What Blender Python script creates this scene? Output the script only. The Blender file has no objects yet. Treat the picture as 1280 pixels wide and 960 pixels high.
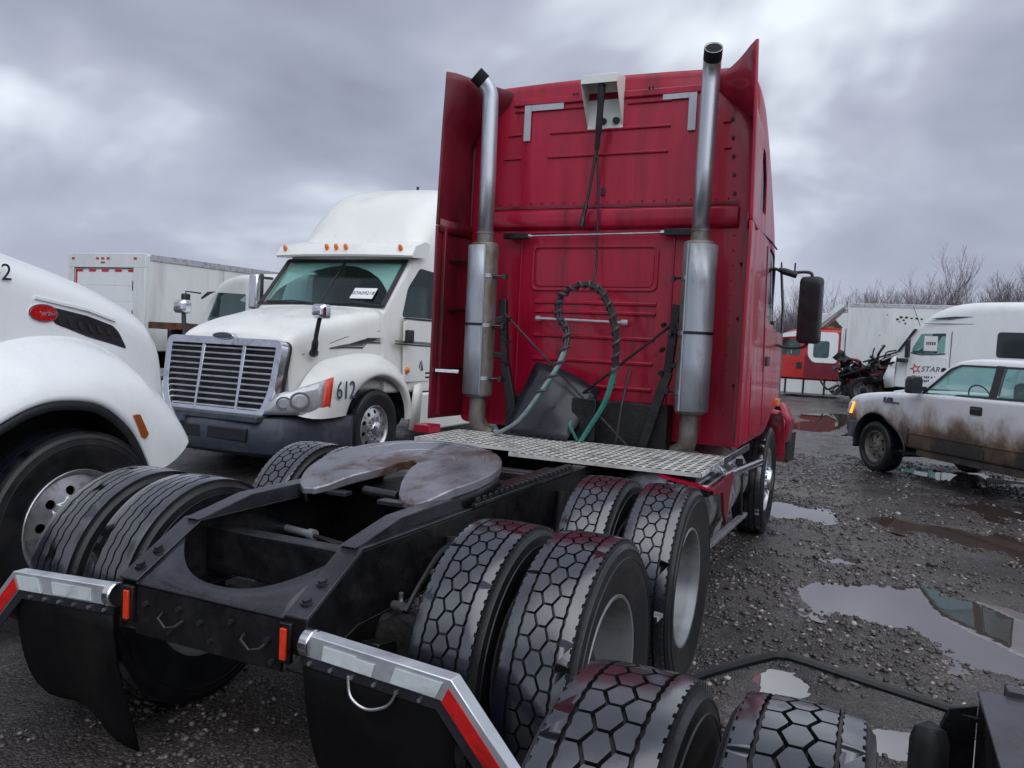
import bpy, bmesh, math, random
import numpy as np
from mathutils import Vector as V, Matrix, noise as mnoise
PI = math.pi; R = math.radians
scene = bpy.context.scene
COL = scene.collection
# ------------------------------------------------------------------ camera
cam_d = bpy.data.cameras.new('camera'); cam_o = bpy.data.objects.new('camera', cam_d); COL.objects.link(cam_o)
cd = V((-0.41322, 0.90900, -0.05446)); cr = V((0.90818, 0.41575, 0.04854)); cu = V((-0.06677, 0.02940, 0.99734))
cam_o.matrix_world = Matrix(((cr.x, cu.x, -cd.x, 2.0689), (cr.y, cu.y, -cd.y, -2.7960), (cr.z, cu.z, -cd.z, 1.7334), (0, 0, 0, 1)))
cam_d.sensor_width = 36; cam_d.lens = 1008.4/1280*36; cam_d.clip_start = .05; cam_d.clip_end = 3000
scene.camera = cam_o
# ------------------------------------------------------------------ world
SUN_EL, SUN_AZ = R(58), R(132)      # azimuth clockwise from +Y
w = bpy.data.worlds.new('World'); scene.world = w; w.use_nodes = True
nt = w.node_tree; nt.nodes.clear(); N = nt.nodes.new; L = nt.links.new
wo = N('ShaderNodeOutputWorld'); bg = N('ShaderNodeBackground'); bg.inputs[1].default_value = .1
sk = N('ShaderNodeTexSky'); sk.sky_type = 'NISHITA'; sk.sun_disc = False; sk.sun_elevation = SUN_EL; sk.sun_rotation = SUN_AZ
tc = N('ShaderNodeTexCoord'); sx = N('ShaderNodeSeparateXYZ'); L(tc.outputs['Generated'], sx.inputs[0])
def wm(op, a, b=None, c=None):
    n = N('ShaderNodeMath'); n.operation = op
    for i, q in enumerate((a, b, c)):
        if q is None: continue
        if isinstance(q, (int, float)): n.inputs[i].default_value = q
        else: L(q, n.inputs[i])
    return n.outputs[0]
zz = wm('ADD', wm('MAXIMUM', sx.outputs[2], 0.0), .42)
cv = N('ShaderNodeCombineXYZ'); L(wm('DIVIDE', sx.outputs[0], zz), cv.inputs[0]); L(wm('DIVIDE', sx.outputs[1], zz), cv.inputs[1]); cv.inputs[2].default_value = 55.1
nz = N('ShaderNodeTexNoise'); nz.inputs['Scale'].default_value = 1.75; nz.inputs['Detail'].default_value = 4; nz.inputs['Roughness'].default_value = .5; nz.inputs['Distortion'].default_value = .25
L(cv.outputs[0], nz.inputs['Vector'])
rp = N('ShaderNodeValToRGB'); L(nz.outputs[0], rp.inputs[0])
e = rp.color_ramp.elements
e[0].position = .30; e[0].color = (2.05, 2.15, 2.75, 1); e[1].position = .66; e[1].color = (7.2, 7.8, 8.4, 1)
m_ = e.new(.47); m_.color = (3.10, 3.28, 4.1, 1); m_ = e.new(.55); m_.color = (3.95, 4.2, 5.0, 1)
hz = N('ShaderNodeMapRange'); L(sx.outputs[2], hz.inputs[0]); hz.inputs[1].default_value = 0; hz.inputs[2].default_value = .28; hz.inputs[3].default_value = .8; hz.inputs[4].default_value = 0
mh = N('ShaderNodeMix'); mh.data_type = 'RGBA'; L(hz.outputs[0], mh.inputs[0]); L(rp.outputs[0], mh.inputs[6]); mh.inputs[7].default_value = (3.40, 3.60, 4.65, 1)
ms = N('ShaderNodeMix'); ms.data_type = 'RGBA'; ms.inputs[0].default_value = .07; L(mh.outputs[2], ms.inputs[6]); L(sk.outputs[0], ms.inputs[7])
L(ms.outputs[2], bg.inputs[0]); L(bg.outputs[0], wo.inputs[0])
# ------------------------------------------------------------------ sun behind the overcast
sd = bpy.data.lights.new('sun', 'SUN'); sd.energy = 1.5; sd.angle = R(90); sd.color = (.97, .985, 1.0)
so = bpy.data.objects.new('sun', sd); COL.objects.link(so); so.location = (0, 0, 30)
so.rotation_euler = V((math.sin(SUN_AZ)*math.cos(SUN_EL), math.cos(SUN_AZ)*math.cos(SUN_EL), math.sin(SUN_EL))).to_track_quat('Z', 'Y').to_euler()
vs = scene.view_settings; vs.view_transform = 'Standard'; vs.look = 'None'; vs.exposure = .38; vs.gamma = 1; vs.use_curve_mapping = False
scene.render.engine = 'CYCLES'
# ------------------------------------------------------------------ materials
MATS = {}
def mk(name, col, rough=.5, metal=0., var=.12, scale=5., dirt=None, dth=.55, dsoft=.12, dscale=None, stretch=(1, 1, 1), bump=0., bscale=60., coat=0., rvar=.12, spec=.5, emit=0, drough=None):
    m = bpy.data.materials.new(name); m.use_nodes = True; t = m.node_tree; n = t.nodes.new; l = t.links.new
    b = t.nodes['Principled BSDF']
    b.inputs['Metallic'].default_value = metal; b.inputs['Specular IOR Level'].default_value = spec
    if coat: b.inputs['Coat Weight'].default_value = coat; b.inputs['Coat Roughness'].default_value = .06
    c = n('ShaderNodeTexCoord'); mp = n('ShaderNodeMapping'); mp.inputs['Scale'].default_value = stretch; l(c.outputs['Object'], mp.inputs[0])
    z = n('ShaderNodeTexNoise'); z.inputs['Scale'].default_value = scale; z.inputs['Detail'].default_value = 6; z.inputs['Roughness'].default_value = .6; l(mp.outputs[0], z.inputs[0])
    hv = n('ShaderNodeMapRange'); l(z.outputs[0], hv.inputs[0]); hv.inputs[1].default_value = .25; hv.inputs[2].default_value = .75; hv.inputs[3].default_value = 1-var; hv.inputs[4].default_value = 1+var
    mul = n('ShaderNodeMix'); mul.data_type = 'RGBA'; mul.blend_type = 'MULTIPLY'; mul.inputs[0].default_value = 1; mul.inputs[6].default_value = (*col, 1); l(hv.outputs[0], mul.inputs[7])
    out = mul.outputs[2]
    rr = n('ShaderNodeMapRange'); l(z.outputs[0], rr.inputs[0]); rr.inputs[1].default_value = .3; rr.inputs[2].default_value = .7; rr.inputs[3].default_value = max(.02, rough-rvar); rr.inputs[4].default_value = min(1, rough+rvar)
    ro = rr.outputs[0]
    if dirt:
        d = n('ShaderNodeTexNoise'); d.inputs['Scale'].default_value = dscale or scale*.6; d.inputs['Detail'].default_value = 8; d.inputs['Roughness'].default_value = .65; d.inputs['Distortion'].default_value = .4; l(mp.outputs[0], d.inputs[0])
        dr = n('ShaderNodeMapRange'); dr.interpolation_type = 'SMOOTHSTEP'; l(d.outputs[0], dr.inputs[0]); dr.inputs[1].default_value = dth-dsoft; dr.inputs[2].default_value = dth+dsoft
        mx = n('ShaderNodeMix'); mx.data_type = 'RGBA'; l(dr.outputs[0], mx.inputs[0]); l(out, mx.inputs[6]); mx.inputs[7].default_value = (*dirt, 1); out = mx.outputs[2]
        if drough is not None:
            m2 = n('ShaderNodeMix'); l(dr.outputs[0], m2.inputs[0]); l(ro, m2.inputs[2]); m2.inputs[3].default_value = drough; ro = m2.outputs[0]
            if metal: 
                m3 = n('ShaderNodeMix'); l(dr.outputs[0], m3.inputs[0]); m3.inputs[2].default_value = metal; m3.inputs[3].default_value = .1; l(m3.outputs[0], b.inputs['Metallic'])
    l(out, b.inputs['Base Color']); l(ro, b.inputs['Roughness'])
    if bump:
        q = n('ShaderNodeTexNoise'); q.inputs['Scale'].default_value = bscale; q.inputs['Detail'].default_value = 4; l(mp.outputs[0], q.inputs[0])
        bp = n('ShaderNodeBump'); bp.inputs['Strength'].default_value = bump; bp.inputs['Distance'].default_value = .01; l(q.outputs[0], bp.inputs['Height']); l(bp.outputs[0], b.inputs['Normal'])
    if emit: b.inputs['Emission Color'].default_value = (*col, 1); b.inputs['Emission Strength'].default_value = emit
    MATS[name] = m; return m
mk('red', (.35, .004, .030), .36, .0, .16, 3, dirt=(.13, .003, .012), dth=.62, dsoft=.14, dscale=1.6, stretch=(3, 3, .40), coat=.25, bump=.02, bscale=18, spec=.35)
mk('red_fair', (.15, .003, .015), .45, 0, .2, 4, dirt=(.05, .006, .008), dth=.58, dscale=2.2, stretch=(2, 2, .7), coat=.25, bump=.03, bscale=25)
mk('red_cab', (.46, .012, .012), .35, 0, .1, 3, coat=.3)
mk('maroon', (.16, .006, .02), .4, 0, .15, 3)
mk('white', (.78, .81, .82), .30, 0, .04, 2.5, dirt=(.60, .61, .60), dth=.70, dsoft=.16, dscale=1.6, stretch=(1, 1, .5), coat=.35, bump=.008, bscale=9)
mk('white_old', (.72, .75, .75), .45, 0, .06, 2.0, dirt=(.52, .52, .50), dth=.62, dsoft=.18, dscale=1.0, stretch=(1.5, 1.5, .35), bump=.03, bscale=7)
mk('cream', (.76, .775, .74), .35, 0, .05, 2.5, dirt=(.60, .595, .56), dth=.68, dsoft=.16, dscale=1.8, stretch=(1, 1, .4), coat=.25)
mk('black_plastic', (.016, .017, .02), .45, 0, .25, 12, bump=.1, bscale=200)
mk('grey_plastic', (.040, .050, .072), .55, 0, .2, 6, dirt=(.10, .10, .11), dth=.58, bump=.08, bscale=150)
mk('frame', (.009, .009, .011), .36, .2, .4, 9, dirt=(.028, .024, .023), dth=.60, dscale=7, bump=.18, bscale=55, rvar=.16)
mk('frame_top', (.042, .042, .052), .26, .35, .3, 8, dirt=(.025, .024, .026), dth=.56, dscale=5, bump=.12, bscale=40, rvar=.14)  # lighter copy of frame, mainly for upward faces; skylight is in its colour
mk('grime', (.008, .0075, .008), .6, 0, .5, 14, dirt=(.026, .022, .02), dth=.6, bump=.4, bscale=40)
mk('chrome', (.72, .73, .77), .17, 1, .08, 6, dirt=(.33, .33, .36), dth=.64, dsoft=.15, dscale=5, rvar=.1, bump=.015, bscale=14)
mk('steel_rod', (.5, .5, .53), .35, .9, .2, 20)
mk('shield', (.40, .43, .48), .50, .7, .14, 3, dirt=(.25, .25, .27), dth=.6, dscale=4, stretch=(2, 2, .5), bump=.07, bscale=6, rvar=.1)
mk('muffler', (.20, .185, .17), .55, .5, .2, 4, dirt=(.10, .075, .055), dth=.55, dscale=5, stretch=(1, 1, .6), bump=.05, bscale=40)
mk('pipe', (.52, .55, .60), .40, .85, .12, 3, dirt=(.22, .19, .17), dth=.66, dscale=3, stretch=(2, 2, .4))
mk('soot', (.006, .006, .006), .9, 0, .2)
mk('alloy', (.56, .56, .58), .36, .85, .12, 8, dirt=(.22, .21, .21), dth=.60, dsoft=.14, dscale=9, rvar=.12)
mk('rim_steel', (.24, .25, .265), .42, .35, .15, 5, dirt=(.13, .12, .115), dth=.56, dsoft=.2, dscale=5, bump=.05, bscale=30)
mk('rim_old', (.20, .19, .17), .6, .3, .25, 8, dirt=(.07, .055, .045), dth=.52, dscale=7)
mk('rubber', (.010, .011, .013), .38, 0, .35, 7, dirt=(.028, .026, .027), dth=.62, dsoft=.2, dscale=3.5, bump=.12, bscale=70, rvar=.1, spec=.4)
mk('tread', (.007, .010, .017), .26, 0, .25, 16, dirt=(.016, .017, .021), dth=.62, dsoft=.2, dscale=5, bump=.03, bscale=90, rvar=.07, spec=1.0, coat=1.0)
MATS['tread'].node_tree.nodes['Principled BSDF'].inputs['Coat IOR'].default_value = 1.52; MATS['tread'].node_tree.nodes['Principled BSDF'].inputs['Coat Roughness'].default_value = .17
mk('flap', (.005, .005, .006), .6, 0, .4, 4, dirt=(.014, .013, .012), dth=.62, bump=.08, bscale=30, spec=.18)
mk('flap_wet', (.014, .016, .022), .30, 0, .3, 5, dirt=(.035, .034, .036), dth=.6, bump=.05, bscale=12)
mk('tape_red', (.62, .012, .012), .4, 0, .15, 30, dirt=(.30, .01, .01), dth=.62, dscale=14)
mk('tape_white', (.62, .67, .68), .35, 0, .1, 20, dirt=(.40, .43, .44), dth=.58, dscale=10)
mk('tape_grey', (.44, .47, .52), .4, 0, .08, 20)
mk('amber', (.75, .17, .012), .25, 0, .2, 40, coat=.5)
mk('amber_dim', (.30, .075, .012), .3, 0, .2, 40, coat=.4)
mk('marker_red', (.72, .045, .012), .3, 0, .1, 40, coat=.3)
mk('lens_red', (.42, .008, .008), .25, 0, .1, 40, coat=.6)
mk('lens_clear', (.50, .52, .55), .10, .25, .12, 8, rvar=.05, coat=1.0)
mk('lamp_lit', (1.0, .36, .04), .3, emit=1.4)
mk('grate', (.62, .62, .60), .5, .2, .12, 8, dirt=(.34, .32, .29), dth=.58, dscale=6)
mk('hose_black', (.014, .013, .015), .45, 0, .2, 30, bump=.1)
mk('hose_wrap', (.06, .045, .05), .55, 0, .5, 40)
mk('hose_green', (.035, .17, .14), .35, 0, .2, 20)
mk('hose_grey', (.22, .25, .26), .4, 0, .3, 20)
mk('rust', (.13, .05, .022), .7, .1, .35, 9, dirt=(.05, .028, .02), dth=.55, bump=.2, bscale=40)
mk('bar_alloy', (.72, .75, .80), .40, .75, .1, 6, dirt=(.45, .46, .49), dth=.62, dscale=5)
mk('groove', (.006, .006, .008), .5, 0, .2)
mk('liner', (.07, .085, .085), .8, 0, .2, 6)
mk('dark_in', (.05, .055, .055), .7, 0, .2, 6)
mk('seat', (.20, .20, .20), .8, 0, .2, 8)
mk('paper', (.75, .76, .76), .7, 0, .03)
mk('ink', (.012, .012, .016), .5, 0, .05)
mk('ink_blue', (.07, .08, .13), .5, 0, .1)
mk('ink_red', (.5, .02, .03), .5, 0, .1)
mk('green_stripe', (.05, .09, .06), .4)
mk('orange', (.62, .10, .02), .5)
mk('bark', (.11, .088, .098), .85, 0, .3, 6)
mk('twig', (.165, .13, .145), .85, 0, .25, 3)
mk('photo_dark', (.06, .03, .02), .5); mk('photo_tan', (.30, .13, .07), .5)
def glass(name, tint, refl=.03, opaque=.0):
    m = bpy.data.materials.new(name); m.use_nodes = True; t = m.node_tree; n = t.nodes.new; l = t.links.new
    o = t.nodes['Material Output']; t.nodes.remove(t.nodes['Principled BSDF'])
    tr = n('ShaderNodeBsdfTransparent'); tr.inputs[0].default_value = (*tint, 1)
    g = n('ShaderNodeBsdfGlossy'); g.inputs['Roughness'].default_value = .03
    lw = n('ShaderNodeLayerWeight'); lw.inputs[0].default_value = .5; pw = n('ShaderNodeMath'); pw.operation = 'POWER'; l(lw.outputs['Facing'], pw.inputs[0]); pw.inputs[1].default_value = 4
    fr = n('ShaderNodeMath'); fr.operation = 'MULTIPLY_ADD'; l(pw.outputs[0], fr.inputs[0]); fr.inputs[1].default_value = .7; fr.inputs[2].default_value = .035
    mx = n('ShaderNodeMixShader'); l(fr.outputs[0], mx.inputs[0]); l(tr.outputs[0], mx.inputs[1]); l(g.outputs[0], mx.inputs[2]); l(mx.outputs[0], o.inputs[0])
    MATS[name] = m
glass('glass', (.74, .87, .86)); glass('glass_dark', (.10, .15, .16))
mk('window_dark', (.012, .022, .024), .06, 0, .2, 3, rvar=.03, spec=.6)
mk('window_teal', (.05, .10, .10), .08, 0, .5, 4, rvar=.03)
# grease-covered fifth wheel plate: metal, black grease and brown rust
g = mk('fifth', (.25, .25, .28), .25, .6, .3, 6, dirt=(.060, .030, .020), dth=.54, dsoft=.09, dscale=2.7, bump=.10, bscale=24, rvar=.14, drough=.36)
# mud-splashed white pickup paint: the mud line is a stain with its own ragged edge
m = mk('pickup_paint', (.74, .76, .79), .26, 0, .04, 3, coat=.4); t = m.node_tree; n = t.nodes.new; l = t.links.new; b = t.nodes['Principled BSDF']
c = n('ShaderNodeTexCoord'); s = n('ShaderNodeSeparateXYZ'); l(c.outputs['Object'], s.inputs[0])
q = n('ShaderNodeTexNoise'); q.inputs['Scale'].default_value = 2.2; q.inputs['Detail'].default_value = 8; q.inputs['Roughness'].default_value = .7
mpp = n('ShaderNodeMapping'); mpp.inputs['Scale'].default_value = (1, 1.0, .75); l(c.outputs['Object'], mpp.inputs[0]); l(mpp.outputs[0], q.inputs[0])
a = n('ShaderNodeMath'); a.operation = 'MULTIPLY_ADD'; l(q.outputs[0], a.inputs[0]); a.inputs[1].default_value = .85; l(s.outputs[2], a.inputs[2])
mr = n('ShaderNodeMapRange'); mr.interpolation_type = 'SMOOTHSTEP'; l(a.outputs[0], mr.inputs[0]); mr.inputs[1].default_value = 1.55; mr.inputs[2].default_value = 1.16; mr.inputs[3].default_value = 0; mr.inputs[4].default_value = 1
q2 = n('ShaderNodeTexNoise'); q2.inputs['Scale'].default_value = 3; q2.inputs['Detail'].default_value = 5; l(mpp.outputs[0], q2.inputs[0])
cr_ = n('ShaderNodeValToRGB'); l(q2.outputs[0], cr_.inputs[0]); cr_.color_ramp.elements[0].color = (.032, .028, .027, 1); cr_.color_ramp.elements[0].position = .45; cr_.color_ramp.elements[1].color = (.12, .078, .055, 1); cr_.color_ramp.elements[1].position = .66
mx = n('ShaderNodeMix'); mx.data_type = 'RGBA'; l(mr.outputs[0], mx.inputs[0])
mh_ = n('ShaderNodeMapRange'); mh_.interpolation_type = 'SMOOTHSTEP'; l(a.outputs[0], mh_.inputs[0]); mh_.inputs[1].default_value = 1.00; mh_.inputs[2].default_value = 1.34
mc_ = n('ShaderNodeMix'); mc_.data_type = 'RGBA'; l(mh_.outputs[0], mc_.inputs[0]); l(cr_.outputs[0], mc_.inputs[6]); mc_.inputs[7].default_value = (.20, .135, .09, 1)
old = b.inputs['Base Color'].links[0].from_socket; l(old, mx.inputs[6]); l(mc_.outputs[2], mx.inputs[7]); l(mx.outputs[2], b.inputs['Base Color'])
oldr = b.inputs['Roughness'].links[0].from_socket; m2 = n('ShaderNodeMix'); l(mr.outputs[0], m2.inputs[0]); l(oldr, m2.inputs[2]); m2.inputs[3].default_value = .6; l(m2.outputs[0], b.inputs['Roughness'])
ic = n('ShaderNodeMath'); ic.operation = 'MULTIPLY_ADD'; l(mr.outputs[0], ic.inputs[0]); ic.inputs[1].default_value = -.4; ic.inputs[2].default_value = .4; l(ic.outputs[0], b.inputs['Coat Weight'])
# ------------------------------------------------------------------ geometry helpers
def v3(p): return V((float(p[0]), float(p[1]), float(p[2])))
class G:
    def __init__(s): s.v = []; s.f = []
    def add(s, vs_, fs):
        o = len(s.v); s.v += [tuple(map(float, p)) for p in vs_]; s.f += [tuple(i+o for i in f) for f in fs]; return s
    def box(s, x0, x1, y0, y1, z0, z1, T=None):
        p = [(x, y, z) for x in (x0, x1) for y in (y0, y1) for z in (z0, z1)]
        if T is not None: p = [tuple(T @ V(q)) for q in p]
        return s.add(p, [(0, 1, 3, 2), (4, 6, 7, 5), (0, 4, 5, 1), (2, 3, 7, 6), (0, 2, 6, 4), (1, 5, 7, 3)])
    def bar(s, p0, p1, w, h, up=(0, 0, 1)):
        p0, p1 = v3(p0), v3(p1); d = (p1-p0).normalized(); u_ = V(up); r_ = d.cross(u_)
        if r_.length < 1e-4: r_ = d.cross(V((0, 1, 0)))
        r_.normalize(); u_ = r_.cross(d)
        rings = [[p+r_*a*w/2+u_*b*h/2 for a, b in ((-1, -1), (1, -1), (1, 1), (-1, 1))] for p in (p0, p1)]
        return s.loft(rings)
    def loft(s, rings, caps=True, closed=True):
        n = len(rings[0]); vs_ = [p for r_ in rings for p in r_]; fs = []
        for i in range(len(rings)-1):
            for j in range(n if closed else n-1):
                k = (j+1) % n; fs.append((i*n+j, i*n+k, (i+1)*n+k, (i+1)*n+j))
        if caps and closed: fs.append(tuple(range(n-1, -1, -1))); fs.append(tuple((len(rings)-1)*n+j for j in range(n)))
        return s.add(vs_, fs)
    def tube(s, pts, r, n=8, caps=True):
        pts = [v3(p) for p in pts]; rs = r if hasattr(r, '__len__') else [r]*len(pts)
        rings = []; d0 = (pts[1]-pts[0]).normalized(); a = d0.orthogonal().normalized()
        for i, p in enumerate(pts):
            d = ((pts[min(i+1, len(pts)-1)]-p).normalized()+(p-pts[max(i-1, 0)]).normalized())
            if d.length < 1e-6: d = d0
            d.normalize(); a = (a-d*a.dot(d)).normalized(); b_ = d.cross(a)
            rings.append([p+(a*math.cos(t)+b_*math.sin(t))*rs[i] for t in (2*PI*j/n for j in range(n))])
        return s.loft(rings, caps)
    def cyl(s, p0, p1, r, r2=None, n=16): return s.tube([p0, p1], [r, r if r2 is None else r2], n)
    def lathe(s, prof, n=48, axis='x', c=(0, 0, 0), closed=False, a0=0., a1=None):
        full = a1 is None; a1 = 2*PI if full else a1; m_ = n if full else n+1; rings = []
        for j in range(m_):
            t = a0+(a1-a0)*j/n; ct, st = math.cos(t), math.sin(t); q = []
            for r_, a in prof:
                p = {'x': (a, r_*ct, r_*st), 'y': (r_*ct, a, r_*st), 'z': (r_*ct, r_*st, a)}[axis]; q.append((p[0]+c[0], p[1]+c[1], p[2]+c[2]))
            rings.append(q)
        if full: rings.append(rings[0])
        return s.loft(rings, caps=False, closed=closed)
    def prism(s, poly, ax, a0, a1):
        def P(q, a): return {'x': (a, q[0], q[1]), 'y': (q[0], a, q[1]), 'z': (q[0], q[1], a)}[ax]
        return s.loft([[P(q, a0) for q in poly], [P(q, a1) for q in poly]])
    def strip(s, pts, wv, tv):
        wv, tv = V(wv), V(tv); return s.loft([[v3(p), v3(p)+wv, v3(p)+wv+tv, v3(p)+tv] for p in pts])
    def ball(s, c, r, n=12, sz=1.):
        prof = [(max(1e-4, r*math.sin(PI*i/(n//2))), -r*sz*math.cos(PI*i/(n//2))) for i in range(n//2+1)]
        return s.lathe(prof, n, 'z', c)
    def grid(s, rows):
        n = len(rows[0]); return s.add([p for r_ in rows for p in r_], [(i*n+j, i*n+j+1, (i+1)*n+j+1, (i+1)*n+j) for i in range(len(rows)-1) for j in range(n-1)])
    def xf(s, T): s.v = [tuple(T @ V(p)) for p in s.v]; return s
    def mesh(s, name, mat, smooth=35):
        me = bpy.data.meshes.new(name); me.from_pydata(s.v, [], s.f)
        bm = bmesh.new(); bm.from_mesh(me); bmesh.ops.remove_doubles(bm, verts=bm.verts, dist=1e-5); bmesh.ops.recalc_face_normals(bm, faces=bm.faces); bm.to_mesh(me); bm.free()
        if mat: me.materials.append(MATS[mat])
        fin(me, smooth); return me
    def build(s, name, mat, parent=None, smooth=35, bevel=0, solid=0, sub=0, kind=None, loc=None, rz=0):
        return obj(name, s.mesh(name, mat, smooth), parent, bevel, solid, sub, kind, loc, rz)
def fin(me, smooth=35):
    if smooth:
        me.polygons.foreach_set('use_smooth', [True]*len(me.polygons)); me.set_sharp_from_angle(angle=R(smooth))
def obj(name, me, parent=None, bevel=0, solid=0, sub=0, kind=None, loc=None, rz=0):
    o = bpy.data.objects.new(name, me); COL.objects.link(o)
    if parent: o.parent = parent
    if loc is not None: o.location = loc
    if rz: o.rotation_euler = (0, 0, rz)
    if solid: m_ = o.modifiers.new('solid', 'SOLIDIFY'); m_.thickness = solid; m_.offset = 0
    if sub: m_ = o.modifiers.new('sub', 'SUBSURF'); m_.levels = m_.render_levels = sub
    if bevel: m_ = o.modifiers.new('bevel', 'BEVEL'); m_.width = bevel; m_.segments = 2; m_.limit_method = 'ANGLE'; m_.angle_limit = R(40)
    if kind: o['kind'] = kind
    return o
def thing(name, label, cat, loc=(0, 0, 0), rz=0, group=None):
    o = bpy.data.objects.new(name, None); COL.objects.link(o); o.location = loc; o.rotation_euler = (0, 0, rz); o.empty_display_size = .2
    o['label'] = label; o['category'] = cat
    if group: o['group'] = group
    return o
def tag(o, label, cat, group=None):
    o['label'] = label; o['category'] = cat
    if group: o['group'] = group
    return o
def bx(name, mat, parent, x0, x1, y0, y1, z0, z1, bevel=.004): return G().box(x0, x1, y0, y1, z0, z1).build(name, mat, parent, bevel=bevel)
def text(name, body, size, mat, parent, loc, rot, ext=.001, shear=0, align='CENTER', sx_=1.):
    cu_ = bpy.data.curves.new(name, 'FONT'); cu_.body = body; cu_.size = size; cu_.extrude = ext; cu_.align_x = align; cu_.align_y = 'CENTER'; cu_.shear = shear; cu_.resolution_u = 3
    o = bpy.data.objects.new(name, cu_); COL.objects.link(o); bpy.context.view_layer.update()
    me = bpy.data.meshes.new_from_object(o.evaluated_get(bpy.context.evaluated_depsgraph_get())); bpy.data.objects.remove(o); bpy.data.curves.remove(cu_)
    me.materials.clear(); me.materials.append(MATS[mat])
    o = obj(name, me, parent, loc=loc); o.rotation_euler = rot; o.scale = (sx_, 1, 1); return o
def crom(keys, n):
    """Catmull-Rom through rows of numbers, n steps between keys"""
    k = np.array(keys, float); out = []
    for i in range(len(k)-1):
        p0 = k[max(i-1, 0)]; p1 = k[i]; p2 = k[i+1]; p3 = k[min(i+2, len(k)-1)]
        for j in range(n):
            t = j/n; out.append(.5*((2*p1)+(-p0+p2)*t+(2*p0-5*p1+4*p2-p3)*t*t+(-p0+3*p1-3*p2+p3)*t**3))
    out.append(k[-1]); return [tuple(r_) for r_ in out]
def rsec(y, wb, wt, zb, zt, rb, rt, crown=0., shear=0., n=6):
    """rounded trapezoid ring in the plane y (sheared: y + shear*(z-zb))"""
    pts = []; cs = [(wb, zb, rb), (wt, zt, rt), (-wt, zt, rt), (-wb, zb, rb)]
    for i in range(4):
        p = V((cs[i][0], cs[i][1])); a = V((cs[i-1][0], cs[i-1][1])); b_ = V((cs[(i+1) % 4][0], cs[(i+1) % 4][1])); r_ = cs[i][2]
        da = (a-p).normalized(); db = (b_-p).normalized()
        p1, p2 = p+da*r_, p+db*r_
        for j in range(n+1):
            t = j/n; q = p1*(1-t)**2+p*2*t*(1-t)+p2*t*t; pts.append((q.x, q.y))
        if i == 1 and crown:
            for j in range(1, 8):
                t = j/8; x = (wt-rt)*(1-2*t); pts.append((x, zt))
    res = []
    for x, z in pts:
        if crown and z > (zb+zt)/2 and wt > 0: z += crown*max(0, 1-(x/max(wt, 1e-3))**2)*((z-(zb+zt)/2)/((zt-zb)/2))
        res.append((x, y+shear*(z-zb), z))
    return res
def body(keys, n=4, **kw): return G().loft([rsec(*k, **kw) for k in crom(keys, n)])
def scaled(g, i):
    a = np.array(g.v); lo, hi = a.min(0), a.max(0); c = (lo+hi)/2; h = (hi-lo)/2
    q = G(); q.v = [tuple(r_) for r_ in (c+(a-c)*(1-i/h))]; q.f = list(g.f); return q
def boolean(o, cutters, op='DIFFERENCE', keep=False, solver='EXACT'):
    for c_ in cutters:
        m_ = o.modifiers.new('b', 'BOOLEAN'); m_.object = c_; m_.operation = op; m_.solver = solver
    bpy.context.view_layer.update()
    me = bpy.data.meshes.new_from_object(o.evaluated_get(bpy.context.evaluated_depsgraph_get()))
    o.modifiers.clear(); old = o.data; o.data = me; bpy.data.meshes.remove(old); me.name = o.name
    if not keep:
        for c_ in cutters: d = c_.data; bpy.data.objects.remove(c_); bpy.data.meshes.remove(d)
    fin(me, 32); return o
def shell(name, mat, parent, g, windows, wall=.05, gm='glass', extra=(), gname='window', trim=None):
    """hollow body g with window openings; windows = list of G cutters; glass is cut from an inner skin"""
    o = g.build(name, mat, parent); inn = scaled(g, wall).build('cut', mat, parent)
    cs = [w_.build('cut', mat, parent) for w_ in windows]; ex = [w_.build('cut', mat, parent) for w_ in extra]
    boolean(o, [inn]); boolean(o, cs+ex, keep=True)
    for e_ in ex: d = e_.data; bpy.data.objects.remove(e_); bpy.data.meshes.remove(d)
    gl = []
    for c_ in cs:
        a = scaled(g, .014).build(gname, gm, parent); b_ = scaled(g, .020).build('cut', gm, parent)
        boolean(a, [b_]); boolean(a, [c_], 'INTERSECT', keep=True); a.data.materials.clear(); a.data.materials.append(MATS[gm]); gl.append(a)
    for c_ in cs: d = c_.data; bpy.data.objects.remove(c_); bpy.data.meshes.remove(d)
    o.data.materials.clear(); o.data.materials.append(MATS[mat])
    return o, gl
def rpoly(pts, r, n=4):
    """polygon with rounded corners"""
    out = []
    for i in range(len(pts)):
        p = V(pts[i]); a = V(pts[i-1]); b_ = V(pts[(i+1) % len(pts)]); rr_ = min(r, (a-p).length*.45, (b_-p).length*.45)
        p1 = p+(a-p).normalized()*rr_; p2 = p+(b_-p).normalized()*rr_
        for j in range(n+1):
            t = j/n; q_ = p1*(1-t)**2+p*2*t*(1-t)+p2*t*t; out.append((q_.x, q_.y))
    return out
def ringpoly(pts, r, w_, n=4):
    """outline frame of a polygon: returns outer, inner loops"""
    o = rpoly(pts, r, n); c = (sum(p[0] for p in o)/len(o), sum(p[1] for p in o)/len(o)); res = []
    for i, p in enumerate(o):
        a, b_ = V(o[i-1]), V(o[(i+1) % len(o)]); t = (b_-a); nn = V((-t.y, t.x))
        if nn.length < 1e-9: nn = V(c)-V(p)
        nn.normalize()
        if nn.dot(V(c)-V(p)) < 0: nn = -nn
        res.append((p[0]+nn.x*w_, p[1]+nn.y*w_))
    return o, res
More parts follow.
